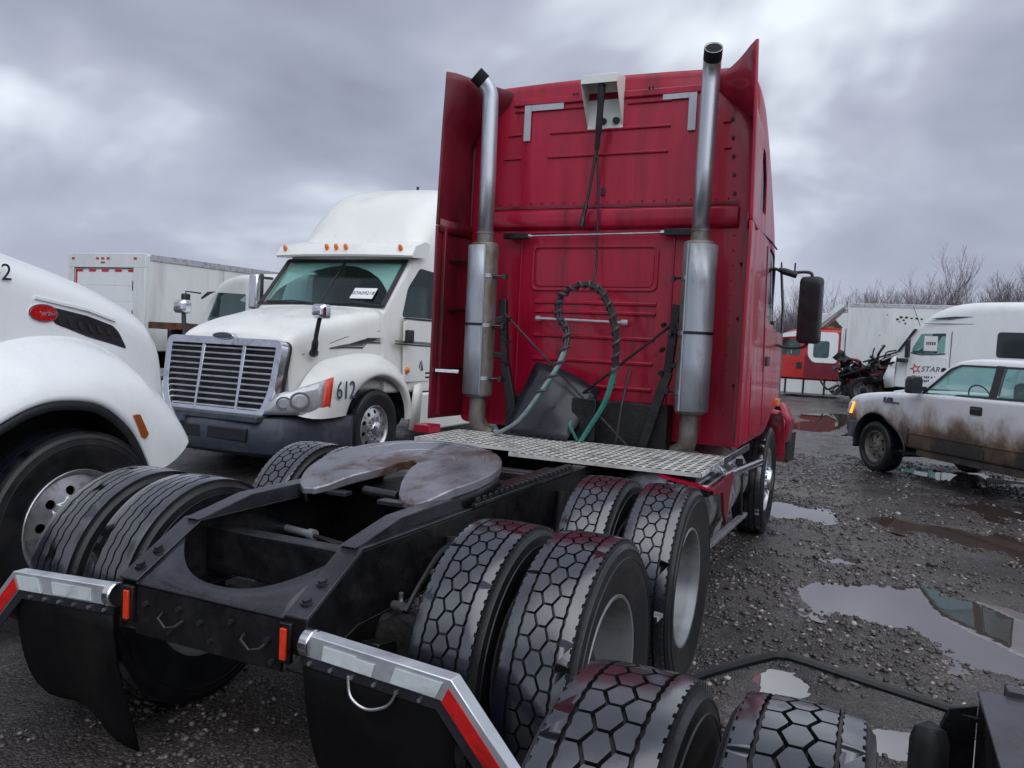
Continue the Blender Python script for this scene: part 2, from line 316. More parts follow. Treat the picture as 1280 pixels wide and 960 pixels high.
def frame_g(pts, r, w_, ax, a0, a1):
    o, i_ = ringpoly(pts, r, w_); g_ = G()
    def P(q, a): return {'x': (a, q[0], q[1]), 'y': (q[0], a, q[1]), 'z': (q[0], q[1], a)}[ax]
    g_.loft([[P(q, a0) for q in o], [P(q, a1) for q in o], [P(q, a1) for q in i_], [P(q, a0) for q in i_], [P(q, a0) for q in o]], caps=False); return g_
# ------------------------------------------------------------------ ground
def sm(a, b, x): t = np.clip((x-a)/(b-a), 0, 1); return t*t*(3-2*t)
PUD = {  # name: (water level, list of (x, y, rx, ry))
 'a': (-.012, [(2.12, 3.40, .48, .46), (2.5, 3.55, .52, .50), (2.95, 3.35, .45, .45), (2.85, 2.75, .34, .40), (3.45, 3.2, .5, .6), (1.83, 3.42, .2, .22)]),
 'b': (-.012, [(1.25, 6.55, .30, .50), (1.5, 6.5, .24, .36), (1.05, 6.9, .3, .3)]),
 'c': (-.012, [(2.3, 6.66, .40, .26), (2.75, 6.50, .48, .36), (3.2, 6.22, .52, .36), (3.7, 6.0, .6, .4)]),
 'd': (-.012, [(1.89, 4.56, .14, .12)]),
 'e': (-.012, [(2.75, 11.3, .4, .45), (3.2, 10.9, .5, .5), (3.8, 11.2, .6, .45)]),
 'f': (-.012, [(1.68, 1.64, .17, .13)]),
 'g': (-.012, [(2.24, 1.18, .16, .16), (2.42, 1.22, .2, .2)]),
 'h': (-.012, [(1.2, 21.5, 1.4, 2.2), (.6, 18, .8, 1.6)]),
 'i': (-.012, [(3.3, 8.3, .5, .35), (3.9, 7.9, .5, .4)]),
 'j': (-.012, [(-.2, -1.35, .16, .12)]),
}
rs_ = np.random.RandomState(5)
def vnoise(x, y, s, seed):
    tab = np.random.RandomState(seed).rand(256, 256)
    x = x*s; y = y*s; xi = np.floor(x).astype(int); yi = np.floor(y).astype(int); fx = x-xi; fy = y-yi; fx = fx*fx*(3-2*fx); fy = fy*fy*(3-2*fy)
    g_ = lambda a, b_: tab[a % 256, b_ % 256]
    return (g_(xi, yi)*(1-fx)+g_(xi+1, yi)*fx)*(1-fy)+(g_(xi, yi+1)*(1-fx)+g_(xi+1, yi+1)*fx)*fy-.5
def pud_field(x, y):
    wob = .22*vnoise(x, y, 3.1, 3)+.16*vnoise(x, y, 9.3, 4)+.10*vnoise(x, y, 24, 6)
    best = np.full(x.shape, -1.)
    for lv, bl in PUD.values():
        s = np.zeros(x.shape)
        for px, py, rx, ry in bl: s += np.exp(-1.6*(((x-px)/rx)**2+((y-py)/ry)**2))
        best = np.maximum(best, s)
    return best+wob
def ground_h(x, y):
    d = np.sqrt(x*x+y*y)
    h = .016*vnoise(x, y, .9, 1)+.012*vnoise(x, y, 3.3, 2)+.010*vnoise(x, y, 11, 7)+.007*vnoise(x, y, 29, 8)
    for rx_, ph_ in ((1.55, .3), (2.35, 1.1), (3.55, 2.2)):      # shallow wheel ruts
        xc = rx_+.22*np.sin(y*.35+ph_); h += (-.022*np.exp(-((x-xc)/.13)**2)+.012*np.exp(-((np.abs(x-xc)-.24)/.09)**2))*(.4+vnoise(x, y, .5, 31)+.5)*sm(.4, 2., y)
    h += -.045*sm(.22, .55, pud_field(x, y))
    h += .8*sm(24, 60, d)*(vnoise(x, y, .02, 9)+.1)
    return h
def warp(n, lo, hi, c, fine):
    # node coordinates dense round c, stretching to lo..hi
    t = np.linspace(-1, 1, n); k = 9.0
    s = np.sinh(k*t)/np.sinh(k); half = np.where(t < 0, c-lo, hi-c); lin = fine*t*n/2
    return c+np.where(np.abs(s*half) > np.abs(lin), s*half*.999+lin*.001, lin)
def make_ground():
    def axis(segs):
        out = [segs[0][0]]
        for a, b_, st in segs:
            k = max(1, int(round((b_-a)/st))); out += list(a+(b_-a)*(np.arange(1, k+1)/k))
        return np.array(out)
    xs = axis([(-900, -200, 100), (-200, -60, 20), (-60, -20, 4), (-20, -6, .8), (-6, -1.2, .10), (-1.2, 4.2, .026), (4.2, 8, .10), (8, 20, .8), (20, 60, 4), (60, 200, 20), (200, 900, 100)])
    ys = axis([(-300, -60, 60), (-60, -10, 5), (-10, -3, .5), (-3, .6, .05), (.6, 8.6, .026), (8.6, 13, .06), (13, 26, .2), (26, 60, 2), (60, 200, 20), (200, 1500, 100)])
    Xg, Yg = np.meshgrid(xs, ys, indexing='ij'); Z = ground_h(Xg, Yg); nx, ny = Xg.shape
    me = bpy.data.meshes.new('ground'); co = np.stack([Xg, Yg, Z], -1).reshape(-1, 3)
    idx = np.arange(nx*ny).reshape(nx, ny); q = np.stack([idx[:-1, :-1], idx[1:, :-1], idx[1:, 1:], idx[:-1, 1:]], -1).reshape(-1, 4)
    me.vertices.add(len(co)); me.vertices.foreach_set('co', co.ravel()); me.loops.add(q.size); me.loops.foreach_set('vertex_index', q.ravel().astype(np.int32))
    me.polygons.add(len(q)); me.polygons.foreach_set('loop_start', (np.arange(len(q))*4).astype(np.int32)); me.update(calc_edges=True); me.validate()
    me.polygons.foreach_set('use_smooth', [True]*len(me.polygons)); me.materials.append(MATS['ground']); o = obj('ground', me, kind='structure'); return o
m = bpy.data.materials.new('ground'); m.use_nodes = True; t = m.node_tree; n = t.nodes.new; l = t.links.new; b = t.nodes['Principled BSDF']; MATS['ground'] = m
c = n('ShaderNodeTexCoord')
def nz_(sc, det=6, ro=.6): q = n('ShaderNodeTexNoise'); q.inputs['Scale'].default_value = sc; q.inputs['Detail'].default_value = det; q.inputs['Roughness'].default_value = ro; l(c.outputs['Object'], q.inputs[0]); return q.outputs[0]
def ramp_(src, stops):
    r_ = n('ShaderNodeValToRGB'); l(src, r_.inputs[0]); el = r_.color_ramp.elements
    el[0].position, el[0].color = stops[0][0], (*stops[0][1], 1); el[1].position, el[1].color = stops[-1][0], (*stops[-1][1], 1)
    for p_, c_ in stops[1:-1]: k_ = el.new(p_); k_.color = (*c_, 1)
    return r_.outputs[0]
big = ramp_(nz_(.7), [(.33, (.024, .021, .022)), (.52, (.052, .046, .046)), (.7, (.095, .083, .079))])
vo = n('ShaderNodeTexVoronoi'); vo.inputs['Scale'].default_value = 75; l(c.outputs['Object'], vo.inputs[0])
stn = n('ShaderNodeSeparateColor'); l(vo.outputs['Color'], stn.inputs[0])
speck = ramp_(stn.outputs[0], [(.0, (.55, .52, .5)), (.6, (.95, .95, .95)), (.86, (1.35, 1.3, 1.25)), (1., (2.4, 2.25, 2.05))])
mu = n('ShaderNodeMix'); mu.data_type = 'RGBA'; mu.blend_type = 'MULTIPLY'; mu.inputs[0].default_value = 1; l(big, mu.inputs[6]); l(speck, mu.inputs[7])
l(mu.outputs[2], b.inputs['Base Color'])
rw = n('ShaderNodeMapRange'); l(nz_(1.1, 5), rw.inputs[0]); rw.inputs[1].default_value = .38; rw.inputs[2].default_value = .62; rw.inputs[3].default_value = .10; rw.inputs[4].default_value = .50; l(rw.outputs[0], b.inputs['Roughness'])
ad = n('ShaderNodeMath'); ad.operation = 'MULTIPLY_ADD'; l(vo.outputs['Distance'], ad.inputs[0]); ad.inputs[1].default_value = -.7; l(nz_(38, 5), ad.inputs[2])
bp = n('ShaderNodeBump'); bp.inputs['Strength'].default_value = .8; bp.inputs['Distance'].default_value = .012; l(ad.outputs[0], bp.inputs['Height']); l(bp.outputs[0], b.inputs['Normal'])
make_ground()
m = bpy.data.materials.new('water'); m.use_nodes = True; t = m.node_tree; n = t.nodes.new; l = t.links.new; MATS['water'] = m; b = t.nodes['Principled BSDF']
b.inputs['Base Color'].default_value = (.060, .044, .037, 1); b.inputs['Roughness'].default_value = .012; b.inputs['IOR'].default_value = 2.3; b.inputs['Specular IOR Level'].default_value = 1.0
c = n('ShaderNodeTexCoord'); bp = n('ShaderNodeBump'); bp.inputs['Strength'].default_value = .03; bp.inputs['Distance'].default_value = .01; l(nz_(5, 2), bp.inputs['Height']); l(bp.outputs[0], b.inputs['Normal'])
for k, (lv, bl) in PUD.items():
    pts = []
    cx = sum(p[0] for p in bl)/len(bl); cy = sum(p[1] for p in bl)/len(bl)
    for j in range(48):
        a = 2*PI*j/48; d = V((math.cos(a), math.sin(a))); far = 0
        for px, py, rx, ry in bl:
            for r_ in np.linspace(0, 6, 241):
                x, y = cx+d.x*r_, cy+d.y*r_
                if ((x-px)/(rx*1.5))**2+((y-py)/(ry*1.5))**2 < 1: far = max(far, r_)
        pts.append((cx+d.x*max(far, .1), cy+d.y*max(far, .1), lv))
    G().add([(cx, cy, lv)]+pts, [(0, 1+j, 1+(j+1) % 48) for j in range(48)]).build('puddle', 'water', kind='structure')
# loose gravel lying on the yard (one mass of small stones)
m = bpy.data.materials.new('stones'); m.use_nodes = True; t = m.node_tree; n = t.nodes.new; l = t.links.new; MATS['stones'] = m; b = t.nodes['Principled BSDF']; c = n('ShaderNodeTexCoord')
ge = n('ShaderNodeNewGeometry'); l(ramp_(ge.outputs['Random Per Island'], [(0, (.022, .019, .02)), (.5, (.062, .054, .053)), (.82, (.11, .096, .09)), (.95, (.22, .20, .18)), (1., (.40, .37, .34))]), b.inputs['Base Color'])
b.inputs['Roughness'].default_value = .36
def make_stones(name, n_, region, smin, smax, seed):
    r_ = np.random.RandomState(seed); ph = (1+5**.5)/2
    ico = np.array([(-1, ph, 0), (1, ph, 0), (-1, -ph, 0), (1, -ph, 0), (0, -1, ph), (0, 1, ph), (0, -1, -ph), (0, 1, -ph), (ph, 0, -1), (ph, 0, 1), (-ph, 0, -1), (-ph, 0, 1)])/1.9
    fc = np.array([(0, 11, 5), (0, 5, 1), (0, 1, 7), (0, 7, 10), (0, 10, 11), (1, 5, 9), (5, 11, 4), (11, 10, 2), (10, 7, 6), (7, 1, 8), (3, 9, 4), (3, 4, 2), (3, 2, 6), (3, 6, 8), (3, 8, 9), (4, 9, 5), (2, 4, 11), (6, 2, 10), (8, 6, 7), (9, 8, 1)])
    x0, x1, y0, y1, pw = region
    x = x0+(x1-x0)*r_.rand(n_*2); y = y0+(y1-y0)*r_.rand(n_*2)**pw
    keep = (pud_field(x, y) < .30+.16*r_.rand(n_*2)) & (vnoise(x, y, 1.3, 21)+.9*vnoise(x, y, 4.5, 22) > -.25+.25*r_.rand(n_*2))
    x, y = x[keep][:n_], y[keep][:n_]; k = len(x)
    s = smin+(smax-smin)*r_.rand(k)**5; s = np.where(r_.rand(k) < .004, s+.012+.016*r_.rand(k), s)
    vtx = ico[None]*(1+.55*(r_.rand(k, 12, 1)-.5))*(np.stack([.75+.6*r_.rand(k), .75+.6*r_.rand(k), .45+.35*r_.rand(k)], -1)[:, None]); a = r_.rand(k)*6.283
    ca, sa = np.cos(a)[:, None], np.sin(a)[:, None]; vx = vtx[..., 0]*ca-vtx[..., 1]*sa; vy = vtx[..., 0]*sa+vtx[..., 1]*ca
    P = np.stack([vx*s[:, None]+x[:, None], vy*s[:, None]+y[:, None], vtx[..., 2]*s[:, None]+(ground_h(x, y)+s*.22)[:, None]], -1).reshape(-1, 3)
    F = (fc[None]+(np.arange(k)*12)[:, None, None]).reshape(-1, 3)
    me = bpy.data.meshes.new(name); me.vertices.add(len(P)); me.vertices.foreach_set('co', P.ravel()); me.loops.add(F.size); me.loops.foreach_set('vertex_index', F.ravel().astype(np.int32))
    me.polygons.add(len(F)); me.polygons.foreach_set('loop_start', (np.arange(len(F))*3).astype(np.int32)); me.update(calc_edges=True); me.materials.append(MATS['stones'])
    return obj(name, me, kind='stuff')
st = make_stones('loose_gravel', 80000, (-1.2, 4.8, -1.6, 12.5, 1.45), .0032, .021, 11); tag(st, 'loose wet gravel stones scattered over the muddy yard', 'gravel')

# ------------------------------------------------------------------ wheels
def tread_mesh(name, kind, Rr, hw, pitches):
    """real tread blocks: polygons in (u across, v along, in pitches) extruded radially"""
    s = hw/.116; polys = []
    if kind == 'hex':
        polys.append([(.012, .055), (.0285, .5), (.012, .945), (-.012, .945), (-.0285, .5), (-.012, .055)])
        for m_ in (1, -1):
            polys.append([(m_*u, v_) for u, v_ in [(.0375, .55), (.0215, .955), (.0215, 1.045), (.0375, 1.45), (.064, 1.45), (.067, 1.25), (.0635, 1.0), (.067, .75), (.064, .55)]])
            polys.append([(m_*u, v_) for u, v_ in [(.0745, .5), (.0775, .75), (.0735, 1.0), (.0775, 1.25), (.0745, 1.5), (.116, 1.5), (.116, 1.36), (.111, 1.34), (.111, 1.16), (.116, 1.14), (.116, .86), (.111, .84), (.111, .66), (.116, .64), (.116, .5)]])
    elif kind == 'wave':
        for a, b_ in ((-.116, -.068), (-.060, -.024), (-.016, .014), (.022, .058), (.068, .116)):
            z1 = .006 if a > -.1 else 0; z2 = .006 if b_ < .1 else 0
            polys.append([(a, 0), (a+z1, .5), (a, 1), (b_, 1), (b_+z2, .5), (b_, 0)])
    else:
        for a, b_ in ((-.116, -.074), (-.066, -.026), (-.019, .019), (.026, .066), (.074, .116)): polys.append([(a, 0), (a, 1), (b_, 1), (b_, 0)])
    dep = .0135; g_ = G()
    for i in range(pitches):
        for p in polys:
            top = []; bot = []
            for u, v_ in p:
                a = 2*PI*(i+v_)/pitches; cr_ = .006*(abs(u)/.116)**2.5; u2 = u*s
                top.append((u2, (Rr-cr_)*math.cos(a), (Rr-cr_)*math.sin(a))); bot.append((u2*1.01, (Rr-dep-cr_)*math.cos(a), (Rr-dep-cr_)*math.sin(a)))
            k = len(p); g_.add(top+bot, [tuple(range(k))]+[(j, (j+1) % k, k+(j+1) % k, k+j) for j in range(k)])
    me = g_.mesh(name, 'tread', 20); me.materials.append(MATS['groove'])
    for p_ in me.polygons:
        c_ = p_.center; n_ = p_.normal; r2 = math.hypot(c_.y, c_.z)
        p_.material_index = 0 if (n_.y*c_.y+n_.z*c_.z)/r2 > .7 else 1
    nl = []
    for p_ in me.polygons:
        for vi in p_.vertices:
            if p_.material_index: nl.append(tuple(p_.normal))
            else:
                q_ = me.vertices[vi].co; d_ = V((q_.x*.55*abs(q_.x)/hw, q_.y, q_.z)) if False else V((.22*(q_.x/hw)**3*Rr, q_.y, q_.z)); nl.append(tuple(d_.normalized()))
    me.normals_split_custom_set(nl); return me
def tyre_mesh(Rr, hw, rim):
    sw = hw*1.22
    half = [(rim-.004, hw*.84), (rim+.012, hw*.98), (rim+.02, hw*1.0), (rim+.035, hw*1.05), (rim+.045, hw*1.04), (Rr*.78, sw), (Rr*.85, sw*.995), (Rr*.853, sw*1.012), (Rr*.862, sw*1.012), (Rr*.865, sw*.985), (Rr*.91, sw*.955), (Rr*.913, sw*.968), (Rr*.925, sw*.96), (Rr*.93, sw*.93), (Rr*.955, hw*1.06), (Rr-.024, hw*1.02), (Rr-.015, hw*.99)]
    prof = [(r_, a) for r_, a in half]+[(r_, -a) for r_, a in reversed(half)]
    return G().lathe(prof, 64, 'x').mesh('tyre', 'rubber', 40)
def holed(g_, r0, r1, N_, hr, x0, x1, th=.012, kr=None):
    """disc from radius r0 (at x0) to r1 (at x1) with N round holes, real openings"""
    kr = kr or (r0+r1)/2
    def P(r_, a, off=0): f = (r_-r0)/(r1-r0); return (x0+(x1-x0)*f+off, r_*math.cos(a), r_*math.sin(a))
    for i in range(N_):
        a0, a1 = 2*PI*(i-.5)/N_, 2*PI*(i+.5)/N_; am = (a0+a1)/2; outer = []; K = 6
        for j in range(K): outer.append((r0, a0+(a1-a0)*j/K))
        for j in range(K): outer.append((r0+(r1-r0)*j/K, a1))
        for j in range(K): outer.append((r1, a1+(a0-a1)*j/K))
        for j in range(K): outer.append((r1+(r0-r1)*j/K, a0))
        inner = []
        for r_, a in outer:
            dy, dx = r_-kr, (a-am)*kr; q = math.hypot(dx, dy); inner.append((kr+dy/q*hr, am+dx/q*hr/kr))
        k = len(outer); vs_ = [P(*p) for p in outer]+[P(*p) for p in inner]+[P(*p, -th) for p in inner]
        g_.add(vs_, [(j, (j+1) % k, k+(j+1) % k, k+j) for j in range(k)]+[(k+j, k+(j+1) % k, 2*k+(j+1) % k, 2*k+j) for j in range(k)])
    return g_
WM = {}
def wheel_meshes(key, Rr=.515, hw=.116, rim=.297, tread='hex', style='deep', mat='rim_steel', pitches=42):
    b_ = hw*1.0
    g_ = G()
    flange = [(rim-.012, -b_), (rim+.006, -b_), (rim+.006, -b_+.012), (rim-.02, -b_+.03), (rim-.03, 0), (rim-.02, b_-.03), (rim+.006, b_-.012), (rim+.008, b_-.004), (rim+.004, b_+.001), (rim-.006, b_-.001)]
    if style == 'deep':
        g_.lathe(flange+[(rim-.016, b_-.02), (rim-.028, b_-.05), (rim-.034, -.03), (rim-.05, -.055), (rim-.06, -.06)], 64); xd = -.06; r1 = rim-.06
        holed(g_, .135, r1, 10, .026, -.045, -.06); g_.lathe([(.135, -.045), (.11, -.045)], 48)
        hub = G().lathe([(.112, -.10), (.112, -.04), (.09, -.035), (.085, .03), (.07, .04), (.0005, .042)], 32)
        nut_r, nut_x = .128, -.045
    elif style == 'steer':
        g_.lathe(flange+[(rim-.014, b_-.014), (rim-.022, b_-.03), (rim-.03, b_-.036)], 64)
        holed(g_, .16, rim-.03, 10, .027, b_+.0, b_-.036, kr=.218); g_.lathe([(.16, b_), (.155, b_-.004), (.15, b_-.016), (.10, b_-.016)], 48)
        hub = G().lathe([(.10, b_-.06), (.10, b_+.035), (.092, b_+.045), (.06, b_+.055), (.0005, b_+.058)], 32)
        nut_r, nut_x = .132, b_-.016
    else:   # light truck steel wheel
        g_.lathe(flange+[(rim-.012, b_-.02), (rim-.02, b_-.045), (rim-.03, b_-.05)], 48)
        holed(g_, .075, rim-.03, 7, .024, b_-.03, b_-.05, kr=.148); hub = G().lathe([(.075, b_-.05), (.075, b_-.02), (.06, b_-.012), (.0005, b_-.010)], 24); nut_r, nut_x = .058, b_-.014
    nuts = G(); k = 10 if style != 'pickup' else 6
    for i in range(k):
        a = 2*PI*(i+.5)/k; nuts.cyl((nut_x-.01, nut_r*math.cos(a), nut_r*math.sin(a)), (nut_x+(.034 if style == 'steer' else .022), nut_r*math.cos(a), nut_r*math.sin(a)), .017 if style != 'pickup' else .009, n=8)
    back = G().lathe([(.05, -.09), (rim-.05, -.09)], 32)
    WM[key] = dict(wheel=g_.mesh('wheel', mat, 40), tyre=tyre_mesh(Rr, hw, rim), tread=tread_mesh('tread', tread, Rr, hw, pitches), hub=hub.mesh('hub', 'chrome' if style == 'steer' else 'grime' if style == 'deep' else mat, 40), lug_nuts=nuts.mesh('lug_nuts', 'chrome' if style == 'steer' else mat, 30), brake_drum=back.mesh('brake_drum', 'grime', 30))
def wheel(key, parent, loc, side, tilt=0., steer=0.):
    w_ = obj('wheel', WM[key]['wheel'], parent, loc=loc); w_.rotation_euler = (tilt*side, 0, steer+(0 if side > 0 else PI))
    for k in ('tyre', 'tread', 'hub', 'lug_nuts', 'brake_drum'): obj(k, WM[key][k], w_, kind='stuff' if k in ('tread', 'lug_nuts') else None)
    return w_
wheel_meshes('drive')
wheel_meshes('drive_wave', tread='wave', pitches=46)
wheel_meshes('steer', tread='rib', style='steer', mat='alloy', pitches=60)
wheel_meshes('steer_big', Rr=.552, hw=.120, rim=.322, tread='rib', style='steer', mat='alloy', pitches=60)
wheel_meshes('pickup', Rr=.385, hw=.11, rim=.232, tread='wave', style='pickup', mat='rim_old', pitches=50)
# ================================================================== the red tractor unit (heading +Y)
T = thing('tractor_truck', 'dark red sleeper semi truck without trailer, twin exhaust stacks, rear wheels bare', 'semi truck')
def sidepanel(name, mat, par, poly, fx, t=.006, back=.02, bevel=.003):
    return G().loft([[(fx(z)-back, y, z) for y, z in poly], [(fx(z)+t, y, z) for y, z in poly]]).build(name, mat, par, bevel=bevel)
for s in (-1, 1):
    g_ = G().prism([(-.71, .785), (-.41, .952), (6.6, .952), (6.6, .69), (-.42, .69), (-.71, .60)], 'x', s*.418, s*.430)
    g_.build('frame_rail', 'frame', T, bevel=.003)
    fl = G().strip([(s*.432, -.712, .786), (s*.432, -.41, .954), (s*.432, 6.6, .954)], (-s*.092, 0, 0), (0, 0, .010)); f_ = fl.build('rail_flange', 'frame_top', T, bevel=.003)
    G().strip([(s*.432, -.70, .60), (s*.432, -.42, .68), (s*.432, 6.6, .68)], (-s*.092, 0, 0), (0, 0, .010)).build('rail_flange', 'frame', T, bevel=.003)
    for yy in (-.655, -.575):
        zz_ = .795+(yy+.712)*.556; G().cyl((s*.386, yy, zz_), (s*.386, yy-.006, zz_+.016), .016, n=6).cyl((s*.386, yy, zz_-.003), (s*.386, yy-.001, zz_+.004), .024, n=12).build('bolt', 'frame_top', T, smooth=20)
    # approach ramp on the rail
    G().prism([(-.43, .9645), (-.40, .970), (-.13, 1.022), (.39, 1.026), (.39, .9645)], 'x', s*.338, s*.412).build('ramp', 'frame_top', T, bevel=.005)
    # slider rack under the fifth wheel
    rk = bx('slide_rack', 'frame_top', T, *sorted((s*.345, s*.45)), .44, 1.72, .9645, .986)
    tm_ = G().box(*sorted((s*.405, s*.450)), 0, .036, .9865, 1.012).mesh('rack_tooth', 'frame_top')
    for i in range(20): obj('rack_tooth', tm_, rk, bevel=.003, loc=(0, .45+i*.0635, 0))
    bx('slide_bar', 'frame', T, *sorted((s*.335, s*.398)), .46, 1.55, .987, 1.004)
    # tail reflectors on the rail ends
    bx('reflector', 'marker_red', T, *sorted((s*.348, s*.372)), -.745, -.735, .655, .760, .002)
    bx('reflector_bracket', 'frame', T, *sorted((s*.335, s*.385)), -.735, -.7165, .64, .775)
def slope(y): return .782+(y+.712)*.556
rows = []
for j in range(25):
    x = -.338+.676*j/24; f = abs(x)/.338; yf = -.712+.055+.165*f**2.4; rows.append([(x, -.716, slope(-.716)), (x, (-.716+yf)/2, slope((-.716+yf)/2)), (x, yf, slope(yf))])
G().grid(rows).build('end_crossmember', 'frame_top', T, solid=.012)
G().prism([(-.716, .775), (-.716, .60), (-.705, .60), (-.705, .775)], 'x', -.335, .335).build('end_plate', 'frame', T)
for x in (-.20, .18): G().tube([(x, -.72, .70), (x+.01, -.75, .69), (x+.05, -.755, .665), (x+.09, -.75, .675), (x+.10, -.72, .69)], .006, 6).build('wire_loop', 'hose_black', T)
for x, z in ((-.28, .72), (-.12, .73), (-.02, .70), (.12, .73), (.28, .70), (.30, .63), (-.16, .64), (.03, .645)): G().cyl((x, -.716, z), (x, -.732, z), .010, n=6).build('end_bolt', 'frame_top', T, smooth=20)
for y0, y1, z0, z1 in ((-.30, -.22, .72, .90), (.60, .70, .74, .93), (1.72, 1.80, .74, .93), (2.7, 2.78, .72, .92), (4.2, 4.3, .7, .9)): bx('crossmember', 'frame', T, -.416, .416, y0, y1, z0, z1)
bx('slide_crossmember', 'frame_top', T, -.40, .40, 1.28, 1.36, .966, .995); bx('slide_crossmember', 'frame_top', T, -.40, .40, 1.40, 1.46, .966, .99)
for y in (0., 1.294):
    g_ = G().tube([(-1.0, y, .513), (-.5, y, .513), (-.28, y, .513), (-.2, y, .513), (0, y, .513), (.2, y, .513), (.28, y, .513), (.5, y, .513), (1.0, y, .513)], [.065, .07, .08, .17, .21, .17, .08, .07, .065], 16)
    g_.cyl((.05, y, .53), (.05, y+.38, .58), .13, .07); ax = g_.build('axle', 'grime', T)
    for s in (-1, 1):
        G().cyl((s*.53, y-.16, .60), (s*.53, y-.33, .62), .085, n=20).cyl((s*.53, y-.22, .61), (s*.53, y-.25, .613), .095, n=20).build('brake_chamber', 'grime', T)
        G().lathe([(.0005, .47), (.09, .47), (.13, .50), (.14, .55), (.125, .575), (.14, .60), (.13, .65), (.09, .675), (.0005, .675)], 24, 'z', (s*.52, y+.36, 0)).build('air_spring', 'flap', T)
        G().bar((s*.50, y-.45, .62), (s*.50, y+.48, .45), .075, .05).build('suspension_arm', 'frame', T, bevel=.004)
        G().cyl((s*.46, y+.16, .50), (s*.46, y+.22, .88), .032).build('shock_absorber', 'grime', T)
        for xx in (1.132, .797):
            wheel('drive_wave' if s < 0 and y == 0 else 'drive', T, (s*xx, y, .515), s if xx > 1 else -s, tilt=.37*xx+y)
G().tube([(.05, .3, .58), (.05, .95, .56)], .045).build('drive_shaft', 'grime', T); G().tube([(.05, 1.65, .6), (.02, 4.5, .72)], .055).build('drive_shaft', 'grime', T)
G().cyl((-.46, .2, .80), (-.24, .16, .80), .017).cyl((-.47, .202, .80), (-.44, .196, .80), .028).cyl((-.26, .164, .80), (-.225, .157, .80), .025).build('link_rod', 'shield', T)
for i, pts in enumerate(([(-.24, .16, .80), (-.05, .10, .79), (.15, .02, .77), (.30, .05, .74), (.41, .2, .70)], [(-.38, .0, .7), (-.2, -.1, .66), (.05, -.05, .64), (.25, .05, .68), (.40, .02, .75)], [(-.3, .3, .75), (-.1, .35, .72), (.1, .3, .8), (.3, .4, .82)], [(.52, -.25, .70), (.50, -.1, .78), (.46, .15, .85), (.46, .45, .83)])):
    G().tube(crom(pts, 5), .011, 6).build('brake_hose', 'hose_black', T)
for x, y, z in ((.50, -.30, .74), (.52, -.05, .80), (.49, .25, .78), (.55, .05, .68)):
    G().cyl((x, y, z), (x+.05, y-.02, z+.01), .016, n=8).cyl((x+.03, y, z), (x+.03, y, z+.05), .009, n=6).build('valve_fitting', 'steel_rod', T)
# mud-flap hangers, bars and flaps
for s in (-1, 1):
    path = [V((s*.435, -.742, .760)), V((s*.985, -.742, .728)), V((s*1.205, -.742, .490))]
    def offs(dn): 
        d0 = (path[1]-path[0]).normalized(); d1 = (path[2]-path[1]).normalized(); n0 = V((-d0.z, 0, d0.x))*s; n1 = V((-d1.z, 0, d1.x))*s
        nm = (n0+n1).normalized(); k = 1/nm.dot(n0); return [path[0]+n0*dn, path[1]+nm*dn*k, path[2]+n1*dn]
    g_ = G(); a, b_, c_, d_ = offs(0), offs(0), offs(-.072), offs(-.072)
    g_.loft([[a[i]+V((0, -.0, 0)), a[i]+V((0, .055, 0)), offs(-.006)[i]+V((0, .055, 0)), offs(-.006)[i]+V((0, .006, 0)), c_[i]+V((0, .006, 0)), c_[i]] for i in range(3)])
    h = g_.build('mud_flap_hanger', 'bar_alloy', T, bevel=.004, smooth=20)
    G().cyl((s*.430, -.715, .724), (s*.470, -.715, .722), .046, n=20).build('hanger_socket', 'chrome', h, bevel=.006)
    def patch(n_, m_, x0, x1, t0, t1, seg=0):
        p0, p1 = (path[0], path[1]) if seg == 0 else (path[1], path[2]); o0, o1 = offs(-t0), offs(-t1); i = seg
        q = [o0[i].lerp(o0[i+1], x0), o0[i].lerp(o0[i+1], x1), o1[i].lerp(o1[i+1], x1), o1[i].lerp(o1[i+1], x0)]
        G().loft([[p+V((0, -.0015, 0)) for p in q], [p+V((0, -.004, 0)) for p in q]]).build(n_, m_, h, smooth=0)
    if s > 0: patch('reflective_patch', 'tape_white', .17, .40, .020, .066); patch('reflective_patch', 'tape_white', .40, .53, .026, .067); patch('reflective_patch', 'tape_white', .66, .965, .016, .066)
    else: patch('reflective_patch', 'tape_white', .20, .60, .018, .064); patch('reflective_patch', 'tape_white', .74, .975, .014, .068)
    patch('reflective_tape', 'tape_red', .02, .98, .022, .068, 1)
    br = G()
    c2 = offs(-.0725); c3 = offs(-.105)
    br.loft([[c2[i]+V((0, .004, 0)), c2[i]+V((0, .010, 0)), c3[i]+V((0, .010, 0)), c3[i]+V((0, .004, 0))] for i in range(3)]); br.build('flap_clamp', 'frame_top', h)
    for k in range(6):
        p = offs(-.09)[0].lerp(offs(-.09)[1], .08+.16*k); G().cyl(p+V((0, .004, 0)), p+V((0, -.006, 0)), .007, n=6).build('clamp_bolt', 'steel_rod', h, smooth=20)
    rows = []
    for i in range(9):
        t_ = i/8; z = .66-.50*t_; row = []
        for j in range(9):
            u = j/8; x = s*(.44+(.99-.44)*u); curl = .05*math.sin(2.2*t_+u*2)*t_+.10*t_**4*(.4+.6*math.sin(u*3.0+s)); drop = .018*math.sin(u*9+s)*t_**3+ (.10*(1-u)-.03*u)*t_ if s < 0 else .02*u*t_
            row.append((x, -.728+curl+(.10*t_*t_ if s < 0 else .03*t_), z-drop-(.06*max(0, u-.75)*4*t_*0)))
        rows.append(row)
    G().grid(rows).build('mud_flap', 'flap', T, solid=.010)
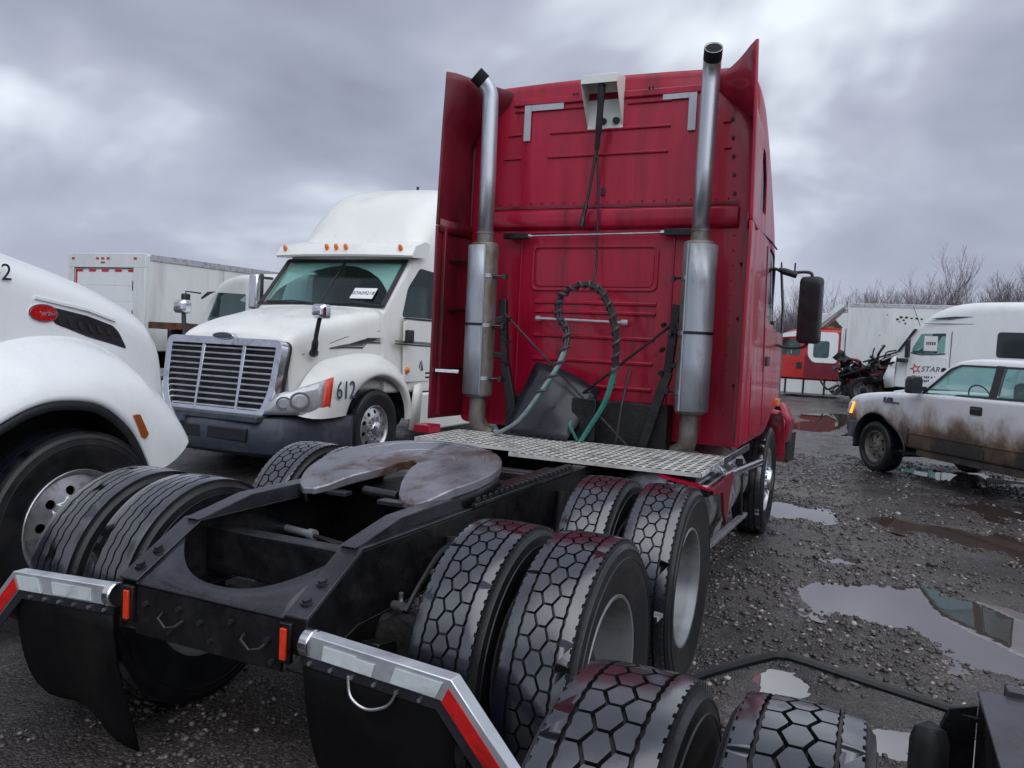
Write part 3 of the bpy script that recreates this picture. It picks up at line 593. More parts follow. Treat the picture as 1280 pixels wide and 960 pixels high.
# loose wire under the right bar
G().tube(crom([(.62, -.74, .66), (.64, -.75, .60), (.70, -.75, .575), (.77, -.745, .60), (.80, -.74, .65)], 6), .005, 6).build('loose_wire', 'steel_rod', T)
# fifth wheel, tilted back
def fz(y): return 1.048+(y-.15)*.145
half = [(0, 1.0), (.13, .985), (.24, .945), (.34, .875), (.41, .785), (.45, .68), (.457, .56), (.450, .46), (.422, .36), (.385, .26), (.345, .185), (.295, .15), (.235, .16), (.185, .205), (.135, .30), (.092, .40), (.056, .50), (.046, .575), (.03, .605), (0, .612)]
out = half+[(-x, y) for x, y in half[-2:0:-1]]
# split into two symmetric horns + bridge so the concave outline triangulates well
def plate(g_, z_up, z_dn, sc=1.):
    o = half; k = len(o)
    for s in (-1, 1):
        front = o[:12]; thr = o[12:][::-1]
        # strips between outer edge and throat edge
        m_ = 24; oa = crom(front+[o[11]], 3)[:34]; ob = crom(thr, 4)
        def samp(lst, n_):
            L_ = [0]
            for a, b_ in zip(lst, lst[1:]): L_.append(L_[-1]+math.dist(a, b_))
            r_ = []
            for i in range(n_):
                t_ = L_[-1]*i/(n_-1); j = max(i2 for i2 in range(len(L_)) if L_[i2] <= t_+1e-9); j = min(j, len(lst)-2); f = (t_-L_[j])/max(L_[j+1]-L_[j], 1e-9); r_.append((lst[j][0]+(lst[j+1][0]-lst[j][0])*f, lst[j][1]+(lst[j+1][1]-lst[j][1])*f))
            return r_
        A = samp([p for p in front], m_); B = samp([p for p in thr], m_)
        rings = []
        for (ax_, ay), (bx_, by) in zip(A, B):
            mid = [((ax_*(1-q)+bx_*q)*s, ay*(1-q)+by*q) for q in (0, .25, .5, .75, 1)]
            def drop(y): return -.035*max(0, (.32-y)/.17)**1.5
            rings.append([(x, y, fz(y)+z_up+drop(y)) for x, y in mid]+[(x, y, fz(y)+z_dn+drop(y)*.6) for x, y in mid[::-1]])
        g_.loft(rings)
plate_g = G(); plate(plate_g, 0, -.045); fw = plate_g.build('fifth_wheel', 'fifth', T, smooth=40, bevel=.006)
sk = G(); rows = []
for (x, y) in [(-a, b_) for a, b_ in half[1:12]][::-1]+half[:12]: rows.append([(x*.975, .58+(y-.58)*.975, fz(y)-.046), (x*.955, .58+(y-.58)*.955, fz(y)-.105)])
sk.grid(rows); sk.build('skirt', 'frame', fw, solid=.014)
for s in (-1, 1):
    G().prism([(.36, 1.006), (.86, 1.006), (.80, 1.045), (.68, fz(.68)-.03), (.54, fz(.54)-.03), (.44, 1.04)], 'x', s*.30, s*.385).build('pedestal', 'frame', fw, bevel=.006)
    G().cyl((s*.28, .61, 1.055), (s*.43, .61, 1.055), .03, n=14).build('pivot_pin', 'steel_rod', fw)
rg = G()
for r_, a0, a1 in ((.215, R(-20), R(200)), (.36, R(20), R(160))):
    pts = [(r_*math.cos(a0+(a1-a0)*i/30), .60+r_*math.sin(a0+(a1-a0)*i/30)) for i in range(31)]; rg.tube([(x, y, fz(y)-.001) for x, y in pts], .004, 6)
rg.build('grease_ridge', 'fifth', fw)
G().box(.10, .30, .16, .22, .985, 1.005).box(-.30, -.1, .2, .26, .985, 1.005).cyl((-.08, .33, 1.0), (.12, .30, 1.0), .022).build('jaw_lever', 'frame_top', fw, bevel=.003)
bx('fifth_wheel_base', 'frame', T, -.332, .332, .40, 1.0, .984, 1.0)
# catwalk: perforated aluminium planks
def perforated(g_, x0, x1, y0, y1, z, cx, cy, th=.004):
    nx, ny = max(1, round((x1-x0)/cx)), max(1, round((y1-y0)/cy)); dx, dy = (x1-x0)/nx, (y1-y0)/ny
    for i in range(nx):
        for j in range(ny):
            a, b_ = x0+i*dx, y0+j*dy; o = [(a, b_), (a+dx, b_), (a+dx, b_+dy), (a, b_+dy)]; q = [(a+dx*.17, b_+dy*.20), (a+dx*.83, b_+dy*.20), (a+dx*.83, b_+dy*.80), (a+dx*.17, b_+dy*.80)]
            zi = z-.002
            g_.add([(*p, z) for p in o]+[(*p, zi) for p in q]+[], [(k, (k+1) % 4, 4+(k+1) % 4, 4+k) for k in range(4)])
for x0, x1, y0, y1, nme in ((-.97, -.12, 2.22, 2.92, 'catwalk'), (-.115, 1.15, 2.0, 2.92, 'catwalk')):
    np_ = max(2, round((y1-y0)/.15)); root_ = bx(nme, 'frame', T, x0+.02, x1-.02, y0+.02, y1-.02, .966, .984)
    for i in range(np_):
        a = y0+(y1-y0)*i/np_; b_ = y0+(y1-y0)*(i+1)/np_-.008; pg = G(); perforated(pg, x0, x1, a, b_, .998, .060, .064)
        pg.box(x0, x1, a, a+.003, .972, .998).box(x0, x1, b_-.003, b_, .972, .998).box(x0, x0+.003, a, b_, .972, .997).box(x1-.003, x1, a, b_, .972, .997); pg.build('plank', 'grate', root_, smooth=0)
bx('catwalk_bracket', 'frame', T, 1.02, 1.10, 2.1, 2.5, .78, .964); bx('catwalk_bracket', 'frame', T, -.9, -.8, 2.3, 2.6, .78, .964)
bx('red_bracket', 'red', T, -1.12, -.98, 2.45, 2.62, 1.0, 1.06)
# exhaust stacks
for s in (-1, 1):
    cx = s*.85; cy = 2.976
    st_ = G().lathe([(.0005, 1.27), (.10, 1.27), (.112, 1.285), (.112, 2.47), (.10, 2.49), (.066, 2.50), (.066, 2.56), (.070, 2.56), (.070, 2.575), (.0005, 2.575)], 32, 'z', (cx, cy, 0)).build('muffler', 'muffler', T)
    top = [(cx, cy, 2.56), (cx, cy, 3.0), (cx+s*.006, cy, 3.45), (cx+s*.008, cy, 3.58)]
    d = V((-.30, -.26, 0)) if s < 0 else V((.16, -.62, 0)); d = d.normalized()
    for i in range(1, 9):
        a = R(52)*i/8; top.append((cx+s*.008+d.x*.19*(1-math.cos(a)), cy+d.y*.19*(1-math.cos(a)), 3.60+.19*math.sin(a)))
    a = R(52); e0 = V(top[-1]); dd = V((d.x*math.sin(a), d.y*math.sin(a), math.cos(a))); top.append(tuple(e0+dd*.07))
    pg = G(); pg.tube(top, .060, 24, caps=False); p_ = pg.build('stack_pipe', 'pipe', T, solid=.005)
    G().tube([e0+dd*.02, e0+dd*.066], .054, 24).build('pipe_mouth', 'soot', p_)
    G().tube([e0-dd*.015, e0+dd*.071], .0635, 24, caps=False).build('soot_ring', 'soot', p_)
    low = [(cx, cy, 1.28), (cx, cy, 1.12)]+[(cx-s*.14*(1-math.cos(R(75)*i/6)), cy+.05*i/6, 1.10-.14*math.sin(R(75)*i/6)) for i in range(7)]
    G().tube(low, .066, 20).build('elbow_pipe', 'muffler', T)
    a0, a1 = (R(150), R(300)) if s < 0 else (R(245), R(395))
    hs = G(); prof = [(.127, 1.29), (.127, 1.64), (.127, 1.95), (.127, 2.2), (.127, 2.465)]
    hs.lathe(prof, 14, 'z', (cx, cy, 0), a0=a0, a1=a1); h = hs.build('heat_shield', 'shield', T, solid=.004)
    # folded edges of the shield
    for a in (a0, a1):
        G().bar((cx+.127*math.cos(a), cy+.127*math.sin(a), 1.29), (cx+.127*math.cos(a), cy+.127*math.sin(a), 2.465), .010, .010, up=(1, 0, 0)).build('shield_edge', 'shield', h)
    for z in (1.42, 1.84, 2.23):
        G().lathe([(.1135, z-.015), (.1165, z-.015), (.1165, z+.015), (.1135, z+.015)], 32, 'z', (cx, cy, 0), closed=True).build('band_clamp', 'steel_rod', T)
        G().cyl((cx-s*.11, cy-.05, z), (cx-s*.17, cy+.02, z), .009, n=8).box(cx-s*.18-.012, cx-s*.18+.012, cy-.0, cy+.05, z-.02, z+.02).build('clamp_bolt', 'frame_top', T)
    G().lathe([(.129, 1.835), (.132, 1.835), (.132, 1.855), (.129, 1.855)], 32, 'z', (cx, cy, 0), closed=True, a0=a0, a1=a1).build('shield_band', 'frame', T)
    # dark mount tower behind the muffler and cross brace
    G().bar((s*.50, 3.02, .96), (s*.66, 3.05, 1.55), .07, .05, up=(0, 1, 0)).bar((s*.66, 3.05, 1.55), (s*.70, 3.05, 2.05), .06, .05, up=(0, 1, 0)).bar((s*.66, 3.05, 1.6), (s*.80, 3.0, 1.62), .04, .04).bar((s*.69, 3.05, 1.9), (s*.80, 3.0, 1.86), .05, .05).build('exhaust_mount', 'frame', T, bevel=.004)
    for z in (1.55, 1.72, 1.9): G().cyl((s*.62, 3.02, z), (s*.62, 2.98, z-.01), .018, n=8).build('mount_fitting', 'frame', T)
G().cyl((-.66, 3.0, 1.94), (.42, 2.95, .99), .009, n=8).build('brace_rod', 'frame_top', T); G().cyl((.66, 3.04, 1.89), (-.42, 3.04, .99), .010, n=8).build('brace_rod', 'frame', T)
# ---------------- cab
keys = [(3.300, 1.16, 1.12, 1.02, 3.74, .06, .16), (3.345, 1.195, 1.15, 1.02, 3.80, .08, .24), (3.6, 1.205, 1.155, 1.02, 3.79, .08, .30), (3.95, 1.205, 1.15, 1.02, 3.66, .08, .36), (4.4, 1.205, 1.14, 1.02, 3.36, .08, .36), (4.75, 1.20, 1.13, 1.10, 3.02, .08, .30), (5.0, 1.19, 1.11, 1.16, 2.76, .08, .22), (5.35, 1.16, 1.06, 1.18, 2.36, .08, .18), (5.72, 1.11, 1.0, 1.18, 1.98, .08, .16)]
cg = body(keys, 5, crown=.03)
wins = [G().prism(rpoly([(3.40, 2.80), (3.86, 2.80), (3.82, 3.08), (3.68, 3.26), (3.40, 3.27)], .05), 'x', s*1.0, s*1.3) for s in (1, -1)]
wins += [G().prism(rpoly([(4.28, 1.98), (5.22, 1.98), (5.08, 2.42), (4.92, 2.60), (4.28, 2.62)], .06), 'x', s*.98, s*1.3) for s in (1, -1)]
wins += [G().prism([(5.06, 2.60), (5.55, 2.06), (6.2, 2.06), (6.2, 3.2), (5.12, 2.9)], 'x', -.93, .93)]
cab, gl = shell('cab', 'red', T, cg, wins, gm='glass_dark')
fx = lambda z: 1.205-.020*(z-1.02)
def both(f):
    for s in (1, -1): f(s)
# rear wall pressings
for z, xs in ((3.60, ((-.79, -.70), (-.46, -.18), (.16, .51))), (3.41, ((-.84, -.72), (-.47, .51), (.90, .96))), (3.22, ((-.87, -.72), (-.48, .50), (.92, .97)))):
    for x0, x1 in xs: G().prism([(3.304, z-.014), (3.288, z-.010), (3.286, z+.004), (3.304, z+.012)], 'x', x0, x1).build('pressed_rib', 'red', cab, bevel=.003)
for z in (2.06, 1.985, 1.79, 1.60, 1.40):
    G().prism([(3.304, z-.022), (3.286, z-.016), (3.284, z+.006), (3.304, z+.018)], 'x', -.53, .48).build('pressed_rib', 'red', cab, bevel=.004)
frame_g([(-.57, 2.145), (.48, 2.155), (.48, 2.51), (-.57, 2.51)], .06, .020, 'y', 3.306, 3.285).build('pressed_panel_edge', 'red', cab, bevel=.004)
G().prism(rpoly([(-.535, 2.18), (.445, 2.185), (.445, 2.475), (-.535, 2.475)], .05), 'y', 3.304, 3.292).build('pressed_panel', 'red', cab, bevel=.005)
frame_g([(-.68, 1.16), (.60, 1.16), (.60, 2.62), (-.68, 2.62)], .07, .016, 'y', 3.306, 3.289).build('rear_panel_edge', 'red', cab, bevel=.004)
G().prism([(3.305, 2.800), (3.262, 2.785), (3.248, 2.72), (3.262, 2.655), (3.305, 2.625)], 'x', -1.0, 1.06).build('ledge', 'red', cab, bevel=.008, smooth=50)
G().prism([(3.305, 2.832), (3.291, 2.826), (3.291, 2.806), (3.305, 2.802)], 'x', -1.05, 1.05).build('seam_strip', 'red_fair', cab)
G().prism([(3.305, 3.70), (3.286, 3.69), (3.28, 3.64), (3.305, 3.63)], 'x', -.80, .86).build('roof_lip', 'red', cab, bevel=.006)
bx('latch', 'black_plastic', cab, -.012, .018, 3.286, 3.30, 2.90, 2.96, .002)
for i in range(6): z = 3.56-i*.135; G().cyl((.955+.012*i, 3.302, z), (.955+.012*i, 3.288, z), .013, n=10).build('plug', 'ink', cab)
for x in (-.28, -.25, .33, .36): G().cyl((x, 3.29, 3.70), (x, 3.275, 3.70), .008, n=8).build('plug', 'ink', cab)
for x0, x1, z0, z1 in ((-.70, -.64, 3.355, 3.645), (-.64, -.36, 3.592, 3.645), (.44, .64, 3.60, 3.652), (.64, .70, 3.36, 3.652)):
    bx('reflective_tape', 'tape_grey', cab, x0+.001, x1-.001, 3.2835, 3.2865, z0, z1, 0)
rv = G().ball((0, 0, 0), .007, 8).mesh('rivet', 'red')
for i in range(22): obj('rivet', rv, cab, loc=(-.98+i*.093, 3.287, 2.852)); 
for i in range(14):
    for x in (-.99, 1.03): obj('rivet', rv, cab, loc=(x, 3.299, 1.15+i*.11))
for i in range(9): obj('rivet', rv, cab, loc=(-.93-.006*i, 3.299, 2.95+i*.085))
# chrome bar, lower grab bar, brackets
G().cyl((-.57, 3.225, 2.578), (.51, 3.225, 2.592), .009, n=10).cyl((-.60, 3.225, 2.577), (-.56, 3.225, 2.578), .022, n=10).cyl((.50, 3.225, 2.592), (.54, 3.225, 2.593), .022, n=10).build('tie_bar', 'chrome', T)
bx('bar_bracket', 'frame', T, -.80, -.58, 3.20, 3.26, 2.555, 2.60); bx('bar_bracket', 'frame', T, .53, .74, 3.20, 3.26, 2.57, 2.62)
G().cyl((-.47, 3.24, 1.918), (.25, 3.24, 1.908), .012, n=10).cyl((-.49, 3.245, 1.918), (-.45, 3.245, 1.918), .024, n=10).cyl((.23, 3.245, 1.908), (.28, 3.245, 1.908), .024, n=10).cyl((-.47, 3.24, 1.918), (-.47, 3.30, 1.918), .01).cyl((.25, 3.24, 1.908), (.25, 3.30, 1.908), .01).build('grab_bar', 'steel_rod', T)
# white hose-holder box high on the wall
wb = G(); A, B_ = -.155, .135
wb.prism([(3.30, 3.415), (3.10, 3.70), (3.09, 3.765), (3.30, 3.795)], 'x', A, A+.006); wb.prism([(3.30, 3.415), (3.10, 3.70), (3.09, 3.765), (3.30, 3.795)], 'x', B_-.006, B_)
wb.prism([(3.09, 3.765), (3.30, 3.795), (3.30, 3.801), (3.09, 3.771)], 'x', A, B_); wb.prism([(3.09, 3.705), (3.096, 3.705), (3.096, 3.768), (3.09, 3.768)], 'x', A, B_); wb.box(A, B_, 3.289, 3.299, 3.41, 3.79)
hb = wb.build('hose_box', 'cream', T, bevel=.003)
for x in (-.02, .085): G().cyl((x, 3.29, 3.47), (x, 3.262, 3.465), .026, n=14).build('grommet', 'ink', hb)
G().cyl((-.0, 3.14, 3.765), (-.0, 3.14, 3.70), .012, n=8).build('hook', 'steel_rod', hb)
stp = crom([(0, 3.14, 3.71), (-.005, 3.15, 3.60), (-.02, 3.18, 3.40), (-.04, 3.215, 3.24)], 6)
G().tube(stp, [.030]*7+[.026]*7+[.020]*5, 10).build('cable_sleeve', 'hose_black', T)
G().tube(crom([(-.04, 3.215, 3.26), (-.07, 3.21, 3.0), (-.10, 3.20, 2.80), (-.125, 3.19, 2.64)], 6), [.012]*12+[.018]*4+[.026]*3, 8).build('power_cable', 'hose_black', T)
G().tube(crom([(-.04, 3.22, 3.24), (-.012, 3.23, 2.9), (0.0, 3.225, 2.55), (.005, 3.21, 2.3), (.0, 3.10, 2.16)], 6), .009, 8).build('support_cord', 'hose_black', T)
# air lines with spiral wrap
loop = [(-.60, 2.74, .992), (-.37, 2.70, 1.13), (-.20, 2.74, 1.38), (-.11, 2.84, 1.60), (-.11, 2.94, 1.81), (-.19, 2.95, 1.93), (-.18, 2.96, 2.08), (-.03, 2.97, 2.17), (.11, 2.97, 2.14), (.21, 2.96, 2.0), (.27, 2.95, 1.80), (.28, 2.94, 1.59), (.23, 2.92, 1.32), (.10, 2.90, 1.07), (.06, 2.88, .995)]
lp = crom(loop, 10); i0, i1 = 34, 112
for k, off in enumerate(((0, 0, 0), (.016, .012, .012))):
    pp = [(x+off[0], y+off[1], z+off[2]) for x, y, z in lp]
    G().tube(pp[:i0], .014, 8).build('air_line', 'hose_grey' if k == 0 else 'hose_green', T); G().tube(pp[i0-1:i1], .014, 8).build('air_line', 'hose_black', T); G().tube(pp[i1-1:], .014, 8).build('air_line', 'hose_green', T)
sp = []
seg = lp[18:116]; 
for i in range(len(seg)*6):
    f = i/6; j = int(f); j = min(j, len(seg)-2); t_ = f-j; p = V(seg[j]).lerp(V(seg[j+1]), t_); d = (V(seg[j+1])-V(seg[j])).normalized(); u_ = d.cross(V((0, 1, 0))); 
    if u_.length < 1e-3: u_ = V((1, 0, 0))
    u_.normalize(); v_ = d.cross(u_); a = f*1.35; sp.append(p+V((.008, .006, .006))+(u_*math.cos(a)+v_*math.sin(a))*.025)
G().tube(sp, .012, 5).build('spiral_wrap', 'hose_wrap', T)
G().tube(crom([(.05, 2.88, 1.0), (.03, 2.84, 1.06), (.0, 2.83, 1.12), (.0, 2.86, 1.15)], 5), .012, 8).build('air_line', 'hose_green', T)
G().tube(crom([(.36, 3.1, 1.55), (.34, 3.0, 1.3), (.33, 2.95, 1.05), (.31, 2.95, .99)], 5), .010, 8).build('drain_hose', 'hose_black', T)
# folded rubber sheet resting on the catwalk against the wall
q = [V((-.42, 3.12, 1.57)), V((.14, 3.10, 1.37)), V((-.02, 2.82, 1.003)), V((-.56, 2.86, 1.003))]; rows = []
for i in range(9):
    t_ = i/8; row = []
    for j in range(9):
        u = j/8; p = (q[0].lerp(q[1], u)).lerp(q[3].lerp(q[2], u), t_); p.y += -.07*math.sin(PI*u)*math.sin(PI*min(1, t_*1.1)); p.z += .035*math.sin(PI*u)*(1-t_); row.append(tuple(p))
    rows.append(row)
G().grid(rows).build('rubber_sheet', 'flap_wet', T, solid=.008)
bx('stowed_board', 'frame', T, -.03, .16, 2.93, 2.97, 1.002, 1.32)
bx('engine_tunnel', 'grime', T, -.66, .66, 3.10, 3.29, .97, 1.30)
# side fairings
for s in (-1, 1):
    rows = []
    for i in range(14):
        z = 1.07+(2.618-1.07)*i/13; rows.append([(s*(1.214-.05*u+.006*math.sin(PI*u)), 2.83+.51*u, z) for u in (0, .25, .5, .75, .95)]+[(s*1.13, 3.36, z)])
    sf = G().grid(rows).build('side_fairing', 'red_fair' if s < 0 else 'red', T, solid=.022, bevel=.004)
    rows = []
    for i in range(20):
        t_ = i/19; z = 2.622+1.203*t_; b_ = max(0., (z-3.30)/.525); b_ = b_*b_*(3-2*b_); row = []
        for u in np.linspace(0, 1, 9):
            xr = 1.214-.03*t_; xf = 1.185-.39*b_; zf = z-.07*b_
            e_ = u**(1+.0*b_); x = xr+(xf-xr)*e_; y = 2.83+.50*u; zz_ = z+(zf-z)*e_-(.055 if s > 0 else .0)*b_*math.sin(PI*e_)
            if t_ > .9 and u == 0: zz_ -= .012*(t_-.9)*10
            row.append((s*x, y, zz_))
        row.append((s*(1.10-.34*b_), 3.38, zf-.02)); rows.append(row)
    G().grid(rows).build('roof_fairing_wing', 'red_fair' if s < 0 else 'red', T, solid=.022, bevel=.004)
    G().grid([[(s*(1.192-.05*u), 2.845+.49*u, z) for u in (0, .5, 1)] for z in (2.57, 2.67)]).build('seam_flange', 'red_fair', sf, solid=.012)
    for z in (1.46, 1.95, 2.35):
        G().bar((s*1.19, 3.02, z), (s*1.10, 3.29, z+.02), .03, .02).build('fairing_stay', 'frame', sf)
    G().box(*sorted((s*1.165, s*1.195)), 2.90, 2.93, 1.10, 2.60).build('fairing_stiffener', 'red_fair', sf, bevel=.003)
bx('fairing_strut', 'chrome', T, -1.195, -.975, 2.86, 2.875, 1.445, 1.475)
# right-hand cab side: door, seams, handles
for s in (1, -1):
    F = (lambda z: fx(z)) if s > 0 else (lambda z: fx(z))
    def sp_(name, mat, poly, t=.006, back=.01, F=F, s=s):
        return G().loft([[(s*(F(z)-back), y, z) for y, z in poly], [(s*(F(z)+t), y, z) for y, z in poly]]).build(name, mat, cab, bevel=.003)
    d_ = sp_('door', 'red', rpoly([(4.12, 1.12), (4.70, 1.20), (5.28, 1.24), (5.33, 1.92), (4.12, 1.94)], .05), .005)
    sp_('door_handle', 'black_plastic', rpoly([(4.18, 1.62), (4.36, 1.62), (4.36, 1.70), (4.18, 1.70)], .02), .02)
    sp_('toolbox_door', 'red', rpoly([(3.44, 1.10), (4.06, 1.10), (4.06, 1.58), (3.44, 1.58)], .04), .004)
    sp_('body_seam', 'ink', [(3.42, 2.660), (4.3, 2.668), (4.70, 2.650), (4.70, 2.640), (4.3, 2.656), (3.42, 2.648)], .003)
    sp_('body_seam', 'ink', [(4.085, 1.10), (4.095, 1.10), (4.095, 2.60), (4.085, 2.60)], .0025)
    sp_('pillar_trim', 'black_plastic', [(5.30, 1.30), (5.40, 1.30), (5.42, 2.2), (5.1, 2.58), (5.06, 2.50), (5.32, 2.15)], .004)
    sp_('side_marker_lamp', 'amber', rpoly([(5.02, 1.235), (5.16, 1.24), (5.16, 1.31), (5.02, 1.31)], .02), .03)
    sp_('vent', 'ink', [(3.70, 2.15), (3.712, 2.15), (3.712, 2.45), (3.70, 2.45)], .0025)
# mirror
mr_ = G().loft([rsec(y, .10*k, .098*k, 1.83+(1-k)*.3, 2.43-(1-k)*.3, .05, .05, n=5) for y, k in ((4.86, .86), (4.875, .96), (4.90, 1), (4.96, 1), (4.985, .9), (4.995, .7))]).xf(Matrix.Translation((1.462, 0, 0)) @ Matrix.Translation((0, 4.92, 0)) @ Matrix.Rotation(R(-8), 4, 'Z') @ Matrix.Translation((0, -4.92, 0))).build('mirror', 'black_plastic', T)
G().tube(crom([(1.13, 4.92, 2.50), (1.20, 4.92, 2.48), (1.30, 4.92, 2.465), (1.40, 4.92, 2.47), (1.455, 4.92, 2.455), (1.462, 4.92, 2.40)], 5), .014, 8).tube([(1.17, 4.92, 2.49), (1.22, 4.92, 2.475), (1.33, 4.92, 2.44)], [.02, .032, .030], 10).cyl((1.31, 4.92, 2.46), (1.31, 4.92, 2.55), .008, n=6).tube(crom([(1.12, 4.95, 1.84), (1.25, 4.93, 1.79), (1.40, 4.92, 1.79), (1.452, 4.92, 1.82), (1.455, 4.92, 1.87)], 5), .013, 8).cyl((1.13, 4.95, 2.5), (1.125, 4.96, 1.82), .012, n=6).box(1.11, 1.16, 4.9, 4.99, 1.80, 2.02).build('mirror_arm', 'black_plastic', mr_)
ml = G().loft([rsec(y, .10*k, .098*k, 1.83+(1-k)*.3, 2.43-(1-k)*.3, .05, .05, n=5) for y, k in ((4.86, .86), (4.90, 1), (4.96, 1), (4.995, .7))]).xf(Matrix.Translation((-1.462, 0, 0))).build('mirror', 'black_plastic', T); G().tube([(-1.12, 4.92, 2.48), (-1.46, 4.92, 2.46), (-1.46, 4.92, 1.82), (-1.12, 4.92, 1.82)], .013, 8).build('mirror_arm', 'black_plastic', ml)
# steer axle, fenders, hood
for s in (-1, 1): wheel('steer', T, (s*1.035, 5.244, .515), s, tilt=.6)
G().tube([(-.95, 5.244, .46), (-.6, 5.244, .40), (.6, 5.244, .40), (.95, 5.244, .46)], .06).build('axle', 'grime', T)
hk_ = [(5.60, 1.06, .94, 1.12, 2.04, .05, .16), (6.1, .99, .86, 1.02, 1.94, .05, .18), (6.7, .90, .76, .86, 1.78, .05, .18), (7.15, .80, .66, .80, 1.58, .05, .18), (7.30, .74, .6, .82, 1.42, .05, .16)]
hood = body(hk_, 4, crown=.03).build('hood', 'red', T)
for s in (-1, 1):
    rows = []
    for i in range(19):
        a = R(-4+150*i/18); rr_ = .64+.16*max(0, (i-9)/9); rows.append([(s*.78, 5.30-rr_*math.cos(a+R(30))*-1*-1, .55+rr_*math.sin(a+R(30))), (s*1.05, 5.30-rr_*math.cos(a+R(30)), .56+rr_*math.sin(a+R(30))), (s*1.215, 5.30-rr_*math.cos(a+R(30)), .53+rr_*math.sin(a+R(30)))])
    G().grid(rows[6:]).build('fender', 'red', T, solid=.02)
    G().grid([[(s*1.20, y, z) for y, z in ((6.02, .80), (6.3, .78), (6.7, .76))], [(s*1.225, y, z) for y, z in ((5.98, 1.02), (6.3, 1.02), (6.72, 1.0))], [(s*1.14, y, z) for y, z in ((5.9, 1.22), (6.3, 1.20), (6.74, 1.15))]]).build('fender_side', 'red', T, solid=.02)
    bx('headlamp_recess', 'frame', T, *sorted((s*.80, s*1.10)), 6.70, 6.80, .80, 1.14)
    G().prism(rpoly([(6.60, .52), (7.35, .48), (7.45, .80), (6.68, .84)], .05), 'x', s*.9, s*1.20).build('bumper_end', 'black_plastic', T)
bx('bumper', 'red', T, -.89, .89, 7.30, 7.48, .48, .80, .02)
bx('engine_block', 'grime', T, -.40, .40, 5.2, 6.9, .70, 1.15)
# right-hand tank, steps and broken skirt
for s in (1, -1):
    tk = G().lathe([(.0005, 2.30), (.25, 2.30), (.29, 2.32), (.305, 2.36), (.305, 4.30), (.29, 4.34), (.25, 4.36), (.0005, 4.36)], 32, 'y', (s*.80, 0, .66)).build('fuel_tank', 'alloy', T)
    for y in (2.55, 3.3, 4.05): G().lathe([(.306, y-.03), (.312, y-.03), (.312, y+.03), (.306, y+.03)], 32, 'y', (s*.80, 0, .66), closed=True).build('tank_strap', 'chrome', tk)
    bx('tank_bracket', 'frame', T, *sorted((s*.44, s*.52)), 2.5, 4.2, .50, .92)
step = bx('step_box', 'frame', T, .93, 1.20, 2.0, 2.62, .86, .90)
for i in range(4): G().prism([(.93+i*.068, .9025), (.985+i*.068, .9025), (.98+i*.068, .925), (.935+i*.068, .925)], 'y', 2.02, 2.60).build('step_tread', 'chrome', step, bevel=.002)
G().prism([(.90, .95), (1.21, .90), (1.21, .915), (.90, .965)], 'y', 1.98, 2.06).build('skirt_edge', 'red', T)
G().loft([[(1.206, y, z) for y, z in [(2.0, .905), (2.75, .92), (2.70, .84), (2.62, .76), (2.56, .60), (2.44, .70), (2.36, .84), (2.04, .87)]], [(1.222, y, z) for y, z in [(2.0, .905), (2.75, .92), (2.70, .84), (2.62, .76), (2.56, .60), (2.44, .70), (2.36, .84), (2.04, .87)]]]).build('torn_skirt', 'maroon', T, smooth=0)
G().bar((1.212, 2.34, 1.035), (1.205, 3.50, 1.015), .012, .05).build('sill_trim', 'chrome', T, bevel=.003)
G().cyl((1.17, 2.62, .90), (1.19, 4.35, .80), .030).build('step_tube', 'chrome', T)
G().bar((1.12, 2.9, .95), (1.15, 3.6, .78), .10, .02).build('step_plate', 'chrome', T, bevel=.003)
rows = []
for i in range(7): rows.append([(1.12+.06*math.sin(i*.8), 2.75+.10*u_+.04*i, .84-.075*i) for u_ in range(4)])
G().grid(rows).build('tank_cover', 'alloy', T, solid=.006)
G().bar((1.06, 2.12, .40), (1.12, 4.10, .38), .05, .03).build('lower_rail', 'rim_steel', T, bevel=.004)
G().bar((1.05, 2.2, .86), (1.05, 2.25, .40), .05, .03).build('rail_hanger', 'frame', T); G().bar((1.08, 3.9, .86), (1.1, 3.95, .40), .05, .03).build('rail_hanger', 'frame', T)
# ================================================================== white truck with its nose beside the red one (heading +Y)
P = thing('parked_truck', 'white semi truck hood with red oval badge and black side vent, big front wheel', 'semi truck', (-3.2, .33, 0))
pk = [(-1.55, .98, .92, 1.24, 2.37, .05, .2), (-.85, .96, .885, 1.26, 2.22, .05, .22), (-.19, .93, .845, 1.27, 2.085, .05, .24), (.31, .89, .80, 1.27, 1.965, .05, .24), (.60, .86, .77, 1.25, 1.872, .05, .24), (.82, .82, .73, 1.15, 1.785, .05, .24), (.95, .775, .685, 1.0, 1.69, .05, .24), (1.02, .72, .62, .92, 1.56, .05, .2), (1.045, .64, .54, .95, 1.38, .05, .16)]
phood = body(pk, 5, crown=.05).build('hood', 'white', P)
def phx(y, z):
    ys = [k[0] for k in pk]; f = lambda i: float(np.interp(y, ys, [k[i] for k in pk])); return f(1)+(f(2)-f(1))*(z-f(3))/(f(4)-f(3))
def on_side(name, mat, par, poly, F, t0, t1, s=1, bevel=0, smooth=0):
    return G().loft([[(s*(F(y, z)+t0), y, z) for y, z in poly], [(s*(F(y, z)+t1), y, z) for y, z in poly]]).build(name, mat, par, bevel=bevel, smooth=smooth)
vent = [(.02, 1.80), (.30, 1.755), (.50, 1.70), (.545, 1.66), (.60, 1.555), (.30, 1.625), (.06, 1.70)]
on_side('side_vent', 'ink', phood, rpoly(vent, .02), phx, -.02, .004)
on_side('vent_edge', 'white', phood, [(-.06, 1.852), (.30, 1.80), (.52, 1.74), (.52, 1.726), (.30, 1.784), (-.06, 1.836)], phx, -.02, .012)
